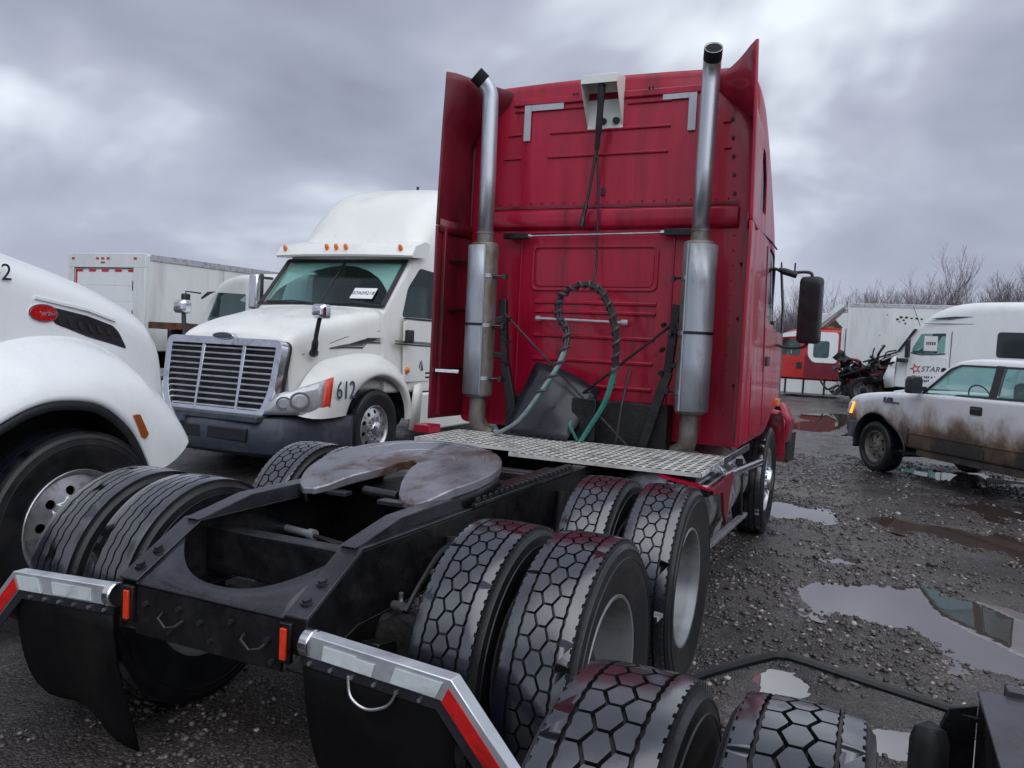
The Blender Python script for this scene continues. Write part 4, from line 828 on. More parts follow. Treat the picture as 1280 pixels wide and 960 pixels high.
for i in range(7):
    y0 = .08+.07*i; on_side('vent_slat', 'black_plastic', phood, [(y0, 1.745-.155*(y0-.06)), (y0+.03, 1.74-.155*(y0-.06)), (y0+.05, 1.685-.13*(y0-.06)), (y0+.02, 1.69-.13*(y0-.06))], phx, -.01, .007)
ov = [(-.01+.098*math.cos(2*PI*i/28), 1.757+.052*math.sin(2*PI*i/28)) for i in range(28)]; ov2 = [(-.01+.088*math.cos(2*PI*i/28), 1.757+.043*math.sin(2*PI*i/28)) for i in range(28)]
bd = on_side('badge', 'chrome', phood, ov, phx, -.01, .010); on_side('badge_face', 'lens_red', bd, ov2, phx, .009, .013)
text('badge_lettering', 'Peterbilt', .046, 'chrome', bd, (phx(-.01, 1.757)+.0145, -.012, 1.757), (R(90), 0, R(90)), shear=.25)
text('number', '42', .13, 'ink', phood, (phx(-.24, 1.965)+.008, -.262, 1.966), (R(88), 0, R(92)), ext=.001)
for y, z in ((.735, 1.55), (.70, 1.515), (.735, 1.48), (.75, 1.57)): on_side('bolt_hole', 'ink', phood, [(y+.008*math.cos(a*PI/4), z+.009*math.sin(a*PI/4)) for a in range(8)], phx, -.01, .003)
lipP = crom([(-.80, .72), (-.72, .93), (-.60, 1.08), (-.47, 1.17), (-.30, 1.25), (-.12, 1.28), (.13, 1.245), (.33, 1.10), (.44, .93), (.50, .80)], 4)
midP = crom([(-.92, .70), (-.86, .98), (-.72, 1.15), (-.50, 1.29), (-.30, 1.37), (-.10, 1.40), (.18, 1.37), (.44, 1.22), (.64, 1.02), (.72, .84)], 4)
crP = crom([(-1.0, .72), (-.93, 1.02), (-.76, 1.24), (-.52, 1.40), (-.30, 1.475), (-.06, 1.505), (.24, 1.48), (.54, 1.36), (.81, 1.14), (.96, .95)], 4)
hoP = crom([(-1.05, .75), (-.98, 1.1), (-.8, 1.36), (-.55, 1.56), (-.30, 1.64), (-.05, 1.67), (.25, 1.64), (.56, 1.50), (.86, 1.22), (.99, 1.0)], 4)
inP = [(y*.97, z-.02) for y, z in lipP]
for s in (1, -1):
    G().grid([[(s*x, y, z) for y, z in L_] for x, L_ in ((1.14, inP), (1.195, lipP), (1.20, [(a[0]*.85+b_[0]*.15, a[1]*.85+b_[1]*.15) for a, b_ in zip(lipP, midP)]), (1.15, midP), (1.04, crP), (.95, [((a[0]+b_[0])/2, (a[1]+b_[1])/2) for a, b_ in zip(crP, hoP)]), (.80, hoP))]).build('fender', 'white', P, smooth=60, sub=1)
    ln = [(y*.92, .55+(z-.55)*.93) for y, z in lipP]
    G().grid([[(s*1.185, y, z) for y, z in [(y*.985, z-.008) for y, z in lipP]], [(s*1.165, y, z) for y, z in ln], [(s*.80, y, z) for y, z in ln]]).build('fender_liner', 'black_plastic', P, solid=.012)
    lamp = [(.345, 1.17), (.385, 1.175), (.455, 1.045), (.43, 1.02), (.405, 1.03)]
    on_side('marker_lamp', 'amber_dim', P, rpoly(lamp, .012), lambda y, z: 1.19, -.02, .014, s, smooth=30)
    G().grid([[(s*(x*.90), y-.03, z) for x, y, z in q] for q in ([(1.10, .93, .95), (1.03, 1.0, .93), (.92, 1.04, .93)], [(1.12, .88, 1.06), (1.05, .97, 1.05), (.93, 1.03, 1.05)], [(1.08, .82, 1.16), (1.02, .90, 1.19), (.92, .98, 1.22)])]).build('headlamp', 'lens_clear', P, solid=.02, sub=1)
    wheel('steer_big', P, (s*1.06, 0, .552), s, tilt=.5)
    bx('frame_rail', 'frame', P, *sorted((s*.36, s*.43)), -6.5, .9, .62, .9)
    for yy in (-4.6, -5.9):
        for xx in (1.132, .797): wheel('drive_wave', P, (s*xx, yy, .515), s if xx > 1 else -s, tilt=yy)
G().tube([(-1.0, 0, .52), (-.6, 0, .45), (.6, 0, .45), (1.0, 0, .52)], .06).build('axle', 'grime', P)
for yy in (-4.6, -5.9): G().tube([(-1.0, yy, .515), (1.0, yy, .515)], .08).build('axle', 'grime', P)
G().prism(rpoly([(-1.0, .88), (-.85, 1.02), (.85, 1.02), (1.0, .88)], .05), 'z', .40, .74).build('bumper', 'black_plastic', P, bevel=.02)
bx('steering_knuckle', 'rim_old', P, .60, .90, .78, 1.0, .62, .72, .02); G().cyl((.55, .9, .66), (.95, .75, .70), .05).build('tow_arm', 'rim_old', P)
pc = body([(-4.3, 1.16, 1.1, .95, 3.3, .05, .25), (-3.0, 1.16, 1.1, .95, 3.3, .05, .25), (-2.6, 1.14, 1.02, .95, 3.0, .05, .25), (-2.2, 1.10, .95, .95, 2.85, .05, .2), (-1.5, 1.05, .98, .95, 2.2, .05, .15)], 3)
shell('cab', 'white', P, pc, [G().prism([(-2.05, 2.72), (-1.55, 2.30), (-1.0, 2.30), (-1.0, 3.2), (-2.0, 3.2)], 'x', -.85, .85), G().prism(rpoly([(-2.9, 2.0), (-1.9, 2.0), (-2.2, 2.6), (-2.9, 2.65)], .05), 'x', .9, 1.3), G().prism(rpoly([(-2.9, 2.0), (-1.9, 2.0), (-2.2, 2.6), (-2.9, 2.65)], .05), 'x', -1.3, -.9)], gm='glass_dark')
bx('engine_block', 'grime', P, -.70, .70, -1.2, .85, .70, 1.22)  # dark filler box added so the wheel well looks black, in the engine's place
bx('sticker', 'ink_blue', phood, .56, .60, 1.030, 1.05, 1.20, 1.28, 0)

# ================================================================== white conventional truck facing the camera, number 612 (heading -Y)
F = thing('fleet_truck', 'white sleeper semi truck with chrome grille and grey bumper, numbered 612 on its fender', 'semi truck', (-4.9, 5.81, 0), PI)
fk = [(-4.4, 1.22, 1.16, .95, 3.93, .06, .3), (-2.5, 1.22, 1.15, .95, 3.93, .06, .48), (-1.95, 1.21, 1.12, .95, 3.86, .06, .50), (-1.5, 1.20, 1.08, .95, 3.58, .06, .55), (-1.15, 1.19, 1.06, .95, 3.10, .06, .34), (-1.0, 1.18, 1.06, .95, 2.88, .06, .13), (-.86, 1.165, 1.055, .95, 2.72, .06, .12), (-.58, 1.14, 1.055, .95, 2.40, .06, .10), (-.26, 1.11, 1.055, .95, 2.02, .06, .08)]
fg = body(fk, 5, crown=.05)
fw_ = [G().prism([(-.36, 2.075), (-.875, 2.735), (-.2, 3.4), (.4, 2.075)], 'x', -1.0, 1.0)]
side = rpoly([(-.66, 1.97), (-1.62, 1.97), (-1.62, 2.62), (-1.08, 2.66), (-.80, 2.36)], .05)
fw_ += [G().prism(side, 'x', s*.95, s*1.35) for s in (1, -1)]
fcab, fgl = shell('cab', 'cream', F, fg, fw_, wall=.06, gm='glass', gname='window')
# interior
bx('dashboard', 'dark_in', F, -1.0, 1.0, -.75, -.42, 1.75, 2.0, .05); bx('floor_panel', 'dark_in', F, -1.05, 1.05, -4.2, -.45, 1.05, 1.15)
for x in (-.55, .55):
    st_ = bx('seat', 'seat', F, x-.26, x+.26, -1.75, -1.25, 1.45, 1.65, .05); bx('backrest', 'seat', st_, x-.25, x+.25, -1.85, -1.70, 1.62, 2.45, .05)
bx('bulkhead', 'liner', F, -1.08, 1.08, -2.35, -2.30, 1.2, 3.0)
G().lathe([(.21, -.014), (.224, 0), (.21, .014), (.196, 0)], 28, 'y', closed=True).xf(Matrix.Translation((-.55, -.95, 2.02)) @ Matrix.Rotation(R(-35), 4, 'X')).build('steering_wheel', 'black_plastic', F)
# windscreen surround, divider, wipers, sticker
def ws(x, f, out=.004): y = -.26-(.60)*f; return (x, y+out, 2.02+.70*f+out)
fr = G(); sl = V((0, -.60, .70)).normalized(); nn = V((0, .70, .60)).normalized()
def wspt(x, f, o): p = V((x, -.262, 2.025))+V((0, -.60, .70))*f+nn*o; return p
def wbar(x0, f0, x1, f1, w_, o=.022, t_=.012): return G().loft([[wspt(x0, f0, o)+q for q in ((V((x1-x0, 0, 0)) if 0 else V()),)]*1]) if 0 else G().bar(wspt(x0, f0, o), wspt(x1, f1, o), w_, t_, up=nn)
for a in ((-1.03, .07, 1.03, .07, .05), (-1.02, .99, 1.02, .99, .06), (-1.02, .05, -1.0, 1.0, .07), (1.02, .05, 1.0, 1.0, .07)): wbar(*a).build('windscreen_seal', 'black_plastic', fcab)
wbar(0, .05, 0, .99, .03).build('windscreen_divider', 'black_plastic', fcab)
for x in (-.55, .45): G().tube([wspt(x-.45, .06, .05), wspt(x, .10, .05), wspt(x+.45, .08, .05)], .012, 6).build('wiper', 'black_plastic', fcab)
lb = G().loft([[wspt(x, f, o) for x, f in ((-.80, .20), (-.44, .20), (-.44, .41), (-.80, .41))] for o in (.030, .034)]).build('windscreen_label', 'paper', fcab, smooth=0)
text('label_lettering', '07A09218', .085, 'ink', lb, tuple(wspt(-.62, .305, .0355)), Matrix(((-1, 0, 0), (0, sl.y, nn.y), (0, sl.z, nn.z))).to_euler() if 0 else Matrix((V((-1, 0, 0)), sl, V((-1, 0, 0)).cross(sl))).transposed().to_euler())
# sun visor with marker lamps
vz = []
for x in np.linspace(-1.16, 1.16, 15):
    c = .16*(abs(x)/1.16)**2.5
    vz.append([(x, -.60-c, 2.775), (x, -.58-c, 2.80), (x, -.66-c, 2.93), (x, -.90-c, 3.02), (x, -1.05-c, 3.0), (x, -.95-c, 2.80)])
G().loft(vz).build('sun_visor', 'cream', fcab, smooth=50)
for x in (-.98, -.16, .0, .16, .98)[::1]:
    c = .16*(abs(x)/1.16)**2.5; G().ball((0, 0, 0), .5, 12).xf(Matrix.Translation((x, -.615-c, 2.90)) @ Matrix.Rotation(R(-30), 4, 'X') @ Matrix.Diagonal((.06, .07, .11, 1))).build('marker_lamp', 'amber', fcab)
G().loft([[(s_*.78*k, y, z) for s_, y, z in ((-1, -1.36, 3.36), (1, -1.36, 3.36), (.92, -1.72, 3.72), (-.92, -1.72, 3.72))] for k in (1, .97)]).build('roof_panel', 'cream', fcab, solid=.02, bevel=.01)
G().cyl((-.3, -2.2, 3.95), (-.3, -2.2, 4.02), .02, n=8).build('antenna_base', 'ink', fcab)
# hood
hk = [(-.42, 1.07, 1.02, 1.0, 2.035, .05, .10), (.10, 1.03, .965, 1.0, 1.96, .05, .16), (.60, .98, .90, .95, 1.85, .05, .18), (.90, .94, .86, .90, 1.74, .05, .18), (1.04, .91, .835, .86, 1.66, .05, .14), (1.09, .88, .80, .84, 1.60, .05, .12)]
fh = body(hk, 5, crown=.06).build('hood', 'cream', F)
def fhx(y, z):
    ys = [k[0] for k in hk]; f = lambda i: float(np.interp(y, ys, [k[i] for k in hk])); return f(1)+(f(2)-f(1))*(z-f(3))/(f(4)-f(3))
def fdx(y, z): return 1.19-.03*(z-.95)
for s in (-1, 1):
    on_side('hood_seam', 'grey_plastic', fh, [(.95, 1.44), (.40, 1.66), (-.38, 1.78), (-.38, 1.788), (.40, 1.668), (.95, 1.448)], fhx, -.01, .003, s)
    for dz, m_, w_ in ((0, 'ink', .018), (.035, 'green_stripe', .014), (.062, 'ink', .008)):
        on_side('stripe', m_, fh, [(.62, 1.520+dz*.2), (.40, 1.535+dz*.6), (.10, 1.535+dz), (.02, 1.60+dz), (-.25, 1.605+dz), (-.25, 1.605+dz+w_), (0, 1.60+dz+w_), (.08, 1.535+dz+w_), (.40, 1.535+dz*.6+w_*.8)], fhx, -.01, .010, s)
        on_side('stripe', m_, fcab, [(-.40, 1.60+dz*.8), (-1.7, 1.57+dz*.8), (-1.7, 1.57+dz*.8+w_), (-.40, 1.60+dz*.8+w_)], fdx, -.01, .014, s)
    dr = on_side('door', 'cream', fcab, rpoly([(-.62, 1.10), (-1.74, 1.10), (-1.74, 1.93), (-.62, 1.93)], .06), fdx, -.03, .008, s, bevel=.004, smooth=30)
    on_side('door_handle', 'black_plastic', dr, rpoly([(-1.50, 1.62), (-1.66, 1.62), (-1.66, 1.72), (-1.50, 1.72)], .02), fdx, 0, .03, s)
    on_side('window_seal', 'black_plastic', dr, [(-.60, 1.94), (-1.70, 1.94), (-1.70, 1.965), (-.66, 1.965)], fdx, -.03, .010, s)
    on_side('door_mark', 'ink_blue', dr, [(-1.02, 1.25), (-1.10, 1.25), (-1.06, 1.38)], fdx, 0, .012, s); on_side('door_mark', 'ink_blue', dr, [(-1.0, 1.27), (-1.05, 1.39), (-1.02, 1.38), (-.98, 1.30)], fdx, 0, .012, s)
    for k in range(2): on_side('door_lettering', 'ink', dr, [(-1.16, 1.20-.06*k), (-1.40+.05*k, 1.20-.06*k), (-1.40+.05*k, 1.225-.06*k), (-1.16, 1.225-.06*k)], fdx, 0, .011, s)
    lip = crom([(-.72, .60), (-.69, .80), (-.55, 1.01), (-.30, 1.15), (0, 1.20), (.30, 1.13), (.52, .96), (.62, .74)], 4)
    mid = crom([(-.80, .60), (-.78, .85), (-.62, 1.09), (-.33, 1.24), (0, 1.29), (.38, 1.24), (.72, 1.10), (.98, .72)], 4)
    cr2 = crom([(-.84, .60), (-.82, .95), (-.66, 1.22), (-.36, 1.36), (0, 1.39), (.40, 1.34), (.80, 1.22), (1.12, .74)], 4)
    ho = crom([(-.86, .7), (-.84, 1.15), (-.70, 1.42), (-.38, 1.52), (0, 1.53), (.42, 1.47), (.84, 1.30), (1.18, .80)], 4)
    G().grid([[(s*x, y, z) for y, z in L_] for x, L_ in ((1.17, [(y*.97, z-.02) for y, z in lip]), (1.225, lip), (1.235, [(a[0]*.7+b_[0]*.3, a[1]*.7+b_[1]*.3) for a, b_ in zip(lip, mid)]), (1.215, mid), (1.13, cr2), (.92, ho))]).build('fender', 'cream', F, smooth=60, sub=1)
    G().grid([[(s*1.21, y, z) for y, z in lip], [(s*.80, y, z) for y, z in lip]]).build('fender_liner', 'black_plastic', F)
    # headlamp wrapped round the corner
    rows = []
    for i in range(9):
        u = i/8; top = V((-.82, 1.245, .985)).lerp(V((-1.165, .78, 1.20)), u); bot = V((-.74, 1.30, .77)).lerp(V((-1.20, .86, .78)), u); bul = math.sin(PI*u)*.10; row = []
        for j in range(5):
            t_ = j/4; p = top.lerp(bot, t_); p += V((-.7, .7, 0))*(bul+.03*math.sin(PI*t_)); row.append((-s*p.x, p.y, p.z))
        rows.append(row)
    hl = G().grid(rows[:8]).build('headlamp', 'lens_clear', F, solid=.012); G().grid(rows[7:]).build('turn_lens', 'marker_red', hl, solid=.014)
    for u, r_ in ((.30, .07), (.60, .095)):
        k = int(u*8); p = V(rows[k][2]); d = V((s*.7, .7, 0)).normalized(); G().cyl(p-d*.01, p+d*.012, r_, r_*.8, n=20).cyl(p+d*.013, p+d*.016, r_*.74, r_*.70, n=20).build('reflector_bowl', 'bar_alloy', hl); G().cyl(p+d*.005, p+d*.011, r_*1.06, n=20).build('bowl_ring', 'rim_steel', hl)
    text('number', '612', .30, 'ink_blue', F, (s*1.236, .66, 1.035), (R(90), 0, R(-90) if s < 0 else R(90)), ext=.004, sx_=.85)
    wheel('steer', F, (s*1.05, 0, .515), s, tilt=.4)
    G().ball((0, 0, 0), .5).xf(Matrix.Translation((s*1.205, -.66, 1.26)) @ Matrix.Diagonal((.06, .10, .09, 1))).build('turn_lamp', 'amber', F)
    # hood mirrors
    mm = G().loft([rsec(y, .10*k, .10*k, -.08*k, .09*k, .04*k, .05*k, n=5) for y, k in ((-.05, .8), (-.03, 1), (.03, 1), (.06, .75), (.07, .5))]).xf(Matrix.Translation((s*1.08, .90, 1.95))).build('hood_mirror', 'chrome', F)
    G().tube(crom([(s*.95, .86, 1.46), (s*1.0, .90, 1.52), (s*1.03, .91, 1.68), (s*1.06, .90, 1.88)], 4), [.05]*3+[.036]*4+[.024]*6, 8).build('mirror_stalk', 'black_plastic', mm)
    # sleeper side extender and lower skirts
    bx('side_skirt', 'cream', F, *sorted((s*1.15, s*1.24)), -3.9, -.95, .40, .94, .03)
    G().grid([[(s*1.22, -.72, .45), (s*1.23, -.80, .92), (s*1.20, -.86, 1.05)], [(s*1.22, -.98, .42), (s*1.24, -1.0, .95), (s*1.20, -1.0, 1.08)]]).build('fender_flare', 'cream', F, solid=.03)
dm = bx('door_mirror', 'chrome', F, 1.20, 1.36, -.50, -.40, 2.0, 2.50, .03); G().tube([(1.1, -.62, 2.05), (1.28, -.46, 2.02)], .02).tube([(1.1, -.62, 2.45), (1.28, -.46, 2.46)], .02).build('mirror_arm', 'black_plastic', dm); bx('mirror_glass', 'black_plastic', dm, 1.19, 1.365, -.54, -.495, 1.99, 2.51, .02)
bx('door_mirror', 'black_plastic', F, -1.30, -1.20, -.66, -.56, 1.62, 1.80, .02)
# grille: surround, bars, uprights, badge
gm_ = Matrix.Translation((0, 1.21, .70)) @ Matrix.Rotation(R(7), 4, 'X')
gq = [(-.885, .90), (.885, .90), (.85, .30), (.74, .0), (-.74, .0), (-.85, .30)]
gs = frame_g(gq, .12, .085, 'y', .0, .10).xf(gm_).build('grille_surround', 'chrome', F, bevel=.02)
G().prism(rpoly(gq, .12), 'y', -.03, .02).xf(gm_).build('grille_mesh', 'ink', gs)
for i in range(11):
    z = .10+i*.068; w_ = float(np.interp(z, [0, .3, .9], [.66, .775, .80])); G().prism([(.045, z-.012), (.075, z-.008), (.078, z+.006), (.045, z+.012)], 'x', -w_, w_).xf(gm_).build('grille_bar', 'bar_alloy', gs, bevel=.002)
for x in (-.31, .31): G().prism([(x-.018, .06), (x+.018, .06), (x+.026, .82), (x-.026, .82)], 'y', .055, .082).xf(gm_).build('grille_upright', 'chrome', gs, bevel=.004)
G().loft([[(.16*math.cos(2*PI*i/24), y, .915+.045*math.sin(2*PI*i/24)) for i in range(24)] for y in (.05, .115)]).xf(gm_).build('badge', 'chrome', gs, bevel=.005)
G().loft([[(.145*math.cos(2*PI*i/24), y, .915+.034*math.sin(2*PI*i/24)) for i in range(24)] for y in (.11, .118)]).xf(gm_).build('badge_face', 'grey_plastic', gs)
text('badge_lettering', 'FREIGHTLINER', .034, 'chrome', gs, tuple(gm_ @ V((0, .119, .915))), (R(97), 0, PI), ext=.001)
# bumper
bm_ = []
for x in np.linspace(-1.235, 1.235, 31):
    a = abs(x)/1.235; y = 1.40-.10*a**2-.72*max(0, (a-.62)/.38)**2.6; bm_.append([(x*.93, y-.16, .26), (x*.99, y-.03, .33), (x, y, .42), (x, y, .58), (x*.99, y-.02, .66), (x*.97, y-.06, .72), (x*.92, y-.2, .73), (x*.88, y-.35, .50)])
bu = G().loft(bm_).build('bumper', 'grey_plastic', F, smooth=40)
for x0, x1 in ((-.62, -.05), (.05, .62)): G().box(x0, x1, 1.20, 1.402, .46, .60).build('bumper_intake', 'ink', bu, bevel=.01)
bx('licence_plate', 'ink_blue', F, .30, .42, 1.385, 1.412, .62, .70, 0); bx('bumper_step', 'grey_plastic', F, -.75, .75, 1.24, 1.39, .67, .755, .02)
for s in (-1, 1): bx('frame_rail', 'frame', F, *sorted((s*.36, s*.43)), -7, 1.1, .62, .9)
G().tube([(-1.0, 0, .5), (-.6, 0, .42), (.6, 0, .42), (1.0, 0, .5)], .06).build('axle', 'grime', F); bx('engine_block', 'grime', F, -.5, .5, -.4, 1.1, .55, 1.0)
for s in (-1, 1):
    for yy in (-5.0, -6.3):
        for xx in (1.132, .797): wheel('drive_wave', F, (s*xx, yy, .515), s if xx > 1 else -s, tilt=yy)

for o in F.children_recursive:      # long front overhang: everything ahead of the axle stretches forward
    if o.parent and o.parent.name.startswith('wheel') or o.name.startswith('wheel'): continue
    if o.location.length > 1e-4:
        if o.location.y > .45: o.location.y += (o.location.y-.45)*.33
        continue
    for v_ in o.data.vertices:
        if v_.co.y > .45: v_.co.y += (v_.co.y-.45)*.33
# ================================================================== box truck seen from behind
B = thing('box_truck', 'tall white box truck with roll-up rear door edged in red tape', 'box truck', (-14.75, 10.7, 0))
bxg = G(); bxg.box(-1.28, 1.28, 0, 7.5, 1.05, 3.30); bb = bxg.build('cargo_box', 'white_old', B, bevel=.03)
bx('roof_rail', 'alloy', bb, 1.27, 1.30, .10, 7.5, 3.16, 3.305, .005); bx('roof_rail', 'alloy', bb, -1.30, -1.27, .10, 7.5, 3.16, 3.305, .005)
bx('rear_frame', 'white_old', bb, -1.30, 1.30, -.05, -.001, 2.98, 3.315, .01); bx('rear_frame', 'white_old', bb, .92, 1.30, -.05, -.001, 1.0, 2.979, .01); bx('rear_frame', 'white_old', bb, -1.30, -1.06, -.05, -.001, 1.0, 2.979, .01)
dd_ = bx('roll_door', 'white', bb, -1.055, .915, -.02, -.0005, 1.06, 2.975, .004)
for k in range(5): bx('door_panel', 'white', dd_, -1.03, .89, -.026, -.0202, 1.08+.37*k, 1.44+.37*k, .006)
for k in range(5): bx('red_tape', 'tape_red', dd_, -1.03+.44*k, -.80+.44*k, -.032, -.027, 2.88, 2.94, 0)
for z in (2.62, 2.3): bx('red_tape', 'tape_red', dd_, -1.05, -1.0, -.032, -.027, z, z+.30, 0)
for x in (-1.12, -.28, -.10, .08, .98): bx('marker_lamp', 'lens_red', bb, x-.05, x+.05, -.06, -.0505, 3.17, 3.22, .006)
bx('marker_lamp', 'lens_red', bb, -.16, -.02, -.06, -.0505, 3.08, 3.12, .006); bx('door_hinge', 'ink', bb, .905, .925, -.06, -.0505, 1.7, 2.0, .002); bx('door_hinge', 'ink', bb, .905, .925, -.06, -.0505, 2.45, 2.68, .002); bx('door_gap', 'ink', bb, -1.075, -1.058, -.0525, -.0505, 1.1, 2.97, 0); bx('door_gap', 'ink', bb, -1.07, .92, -.0525, -.0505, 2.955, 2.975, 0)
for y in (2.4, 4.9): bx('panel_seam', 'alloy', bb, 1.2805, 1.284, y, y+.02, 1.05, 3.15, 0)
bx('chassis', 'frame', B, -.43, .43, .2, 9.8, .6, 1.045); bx('rear_bumper', 'frame', B, -1.1, 1.1, 0, .12, .45, .6)
for s in (-1, 1): wheel('drive', B, (s*1.0, 1.9, .515), s); wheel('steer', B, (s*1.0, 8.7, .515), s)
body([(7.6, 1.05, .95, .7, 2.5, .05, .2), (8.6, 1.05, .95, .7, 2.5, .05, .25), (9.4, 1.0, .85, .7, 1.7, .05, .2), (10.2, .95, .8, .7, 1.4, .05, .2)], 3).build('cab', 'white_old', B)

# ---- rusty flatbed between the box truck and the fleet truck
Fb = thing('flatbed_trailer', 'rusty steel flatbed trailer edge below the box truck side', 'trailer', (-11.6, 9.6, 0))
dk = bx('deck', 'rust', Fb, -1.2, 1.2, .6, 9, 1.60, 1.75, .01)
for k in range(8): bx('stake_pocket', 'rust', dk, 1.2005, 1.25, .9+k, 1.0+k, 1.62, 1.73, .004)
for s in (-1, 1): bx('beam', 'frame', Fb, *sorted((s*.4, s*.5)), .5, 9, 1.1, 1.599); wheel('drive', Fb, (s*.9, 2.2, .515), s); wheel('drive', Fb, (s*.9, 3.5, .515), s)
G().tube([(-.85, 2.2, .515), (.85, 2.2, .515)], .07).build('axle', 'grime', Fb); G().tube([(-.85, 3.5, .515), (.85, 3.5, .515)], .07).build('axle', 'grime', Fb)
for s in (-1, 1): bx('landing_leg', 'rust', Fb, s*.6-.06, s*.6+.06, 7.5, 7.62, 0.02, 1.1); bx('hanger', 'rust', Fb, s*.45-.05, s*.45+.05, 2.0, 3.7, .50, 1.1)

# ---- small white cab beyond the fleet truck
D = thing('day_cab_truck', 'white low cab truck with teal side window behind the fleet truck', 'truck', (-8.6, 8.7, 0), R(78))
dg = body([(-3.0, 1.0, .94, .9, 2.58, .05, .12), (-1.3, 1.0, .94, .9, 2.60, .05, .14), (-.62, 1.0, .92, .9, 2.52, .05, .16), (-.34, .99, .90, .9, 2.32, .05, .12), (.05, .98, .93, .9, 1.82, .05, .1)], 4, crown=.03)
dcab, _ = shell('cab', 'white_old', D, dg, [G().prism(rpoly([(-.20, 1.80), (-1.35, 1.78), (-1.35, 2.27), (-.50, 2.30)], .05), 'x', s*.8, s*1.2) for s in (1, -1)]+[G().prism([(-.02, 1.9), (-.40, 2.34), (.3, 2.6), (.4, 1.9)], 'x', -.82, .82)], gm='glass')
body([(-.1, .96, .9, .85, 1.8, .05, .15), (.6, .9, .8, .8, 1.66, .05, .2), (1.2, .8, .7, .8, 1.45, .05, .2)], 3, crown=.03).build('hood', 'white_old', D)
G().prism([(-.55, 2.31), (-.34, 2.30), (-.16, 2.20), (-.16, 2.18), (-.4, 2.27)], 'x', -1.02, -.985).build('roof_drip', 'ink', D)
md = bx('mirror', 'black_plastic', D, -1.22, -1.10, .02, .14, 1.92, 2.26, .02); G().tube([(-.95, -.05, 2.28), (-1.16, .08, 2.30), (-1.16, .08, 1.75), (-.97, 0, 1.70)], .015).build('mirror_arm', 'black_plastic', md)
bx('bumper', 'black_plastic', D, -1.0, 1.0, 1.2, 1.4, .4, .75, .03); bx('chassis', 'frame', D, -.43, .43, -3, 1.2, .6, .89)
for s in (-1, 1): wheel('steer', D, (s*.92, .35, .515), s); wheel('drive', D, (s*.92, -2.6, .515), s)

# ================================================================== bare chassis tail at the camera's feet (facing -Y)
Nn = thing('truck_chassis', 'black rear end of a stripped truck chassis with wet block-tread dual tyres', 'truck chassis', (2.77, -1.17, 0))
for s in (-1, 1):
    for y in (0, -1.32):
        for xx in (1.135, .795): wheel('drive', Nn, (s*xx, y, .515), s if xx > 1 else -s, tilt=xx*.9+y)
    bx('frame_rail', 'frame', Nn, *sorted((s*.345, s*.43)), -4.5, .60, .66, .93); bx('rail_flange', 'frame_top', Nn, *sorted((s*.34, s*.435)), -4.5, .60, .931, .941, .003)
    hp = crom([(s*.42, .62, .865), (s*.66, .635, .892), (s*.845, .642, .915), (s*.885, .645, .915), (s*.93, .645, .902), (s*1.12, .65, .80), (s*1.30, .65, .66)], 4)
    hg = G().tube(hp, .013, 8).build('mud_flap_hanger', 'black_plastic', Nn)
    G().prism([(.43, .60), (.43, .90), (.49, .88), (.56, .66), (.50, .56)], 'y', .61, .63).xf(Matrix.Diagonal((s, 1, 1, 1))).build('hanger_bracket', 'frame', Nn, bevel=.003)
    G().tube([(s*.53, .57, .56), (s*.53, .575, .80), (s*.53, .58, .83), (s*.53, .59, .842)], [.045, .045, .036, .01], 16).build('tail_lamp', 'black_plastic', Nn)
    G().cyl((s*.45, .66, .88), (s*.57, .60, .74), .008, n=6).build('bracket_rod', 'steel_rod', Nn)
    bx('end_plate', 'frame_top', Nn, *sorted((s*.335, s*.375)), .602, .64, .50, .955)
for y in (0, -1.32): G().tube([(-1.0, y, .515), (-.3, y, .515), (-.2, y, .515), (0, y, .515), (.2, y, .515), (.3, y, .515), (1.0, y, .515)], [.065, .08, .17, .21, .17, .08, .065], 14).build('axle', 'grime', Nn)
for y in (.5, -.7, -2.2, -4.4): bx('crossmember', 'frame', Nn, -.344, .344, y-.05, y+.04, .70, .90)
for s in (-1, 1):
    for y in (0, -1.32): bx('spring_hanger', 'frame', Nn, *sorted((s*.44, s*.54)), y-.10, y+.10, .50, .80)
# ================================================================== muddy pickup
K = thing('pickup_truck', 'white pickup truck with mud splashed along its lower side, headlamp lit amber', 'pickup truck', (2.82, 11.22, 0), R(36.5))
W = .985
kg = body([(-5.0, .95, .97, .52, 1.30, .05, .05), (-2.72, .97, .985, .48, 1.28, .05, .05), (-.95, .97, .985, .46, 1.265, .05, .06), (-.42, .96, .97, .47, 1.245, .05, .09), (.25, .94, .94, .50, 1.19, .05, .14), (.66, .90, .90, .52, 1.13, .05, .16), (.83, .86, .84, .54, 1.06, .05, .16), (.90, .78, .74, .58, .94, .05, .12)], 5, crown=.02)
lb = kg.build('body', 'pickup_paint', K)
cut = [G().cyl((s*.60, y, .42), (s*1.2, y, .42), .47, n=40).build('cut', 'ink', K) for s in (1, -1) for y in (0, -3.55)]
boolean(lb, cut)
for s in (1, -1):
    for y in (0, -3.55): G().lathe([(.468, s*.60), (.468, s*.955), (.478, s*.975), (.490, s*.965)], 40, 'x', (0, y, .42), a0=R(-12), a1=R(192)).build('wheel_arch', 'black_plastic', K, solid=.008)
gh = body([(-2.75, .93, .80, 1.20, 1.86, .02, .12), (-2.55, .93, .80, 1.20, 1.90, .02, .12), (-1.60, .93, .80, 1.20, 1.925, .02, .13), (-1.18, .93, .79, 1.20, 1.895, .02, .13), (-.98, .93, .80, 1.20, 1.80, .02, .10), (-.48, .93, .88, 1.20, 1.38, .02, .06), (-.30, .93, .90, 1.20, 1.27, .02, .02)], 5, crown=.02)
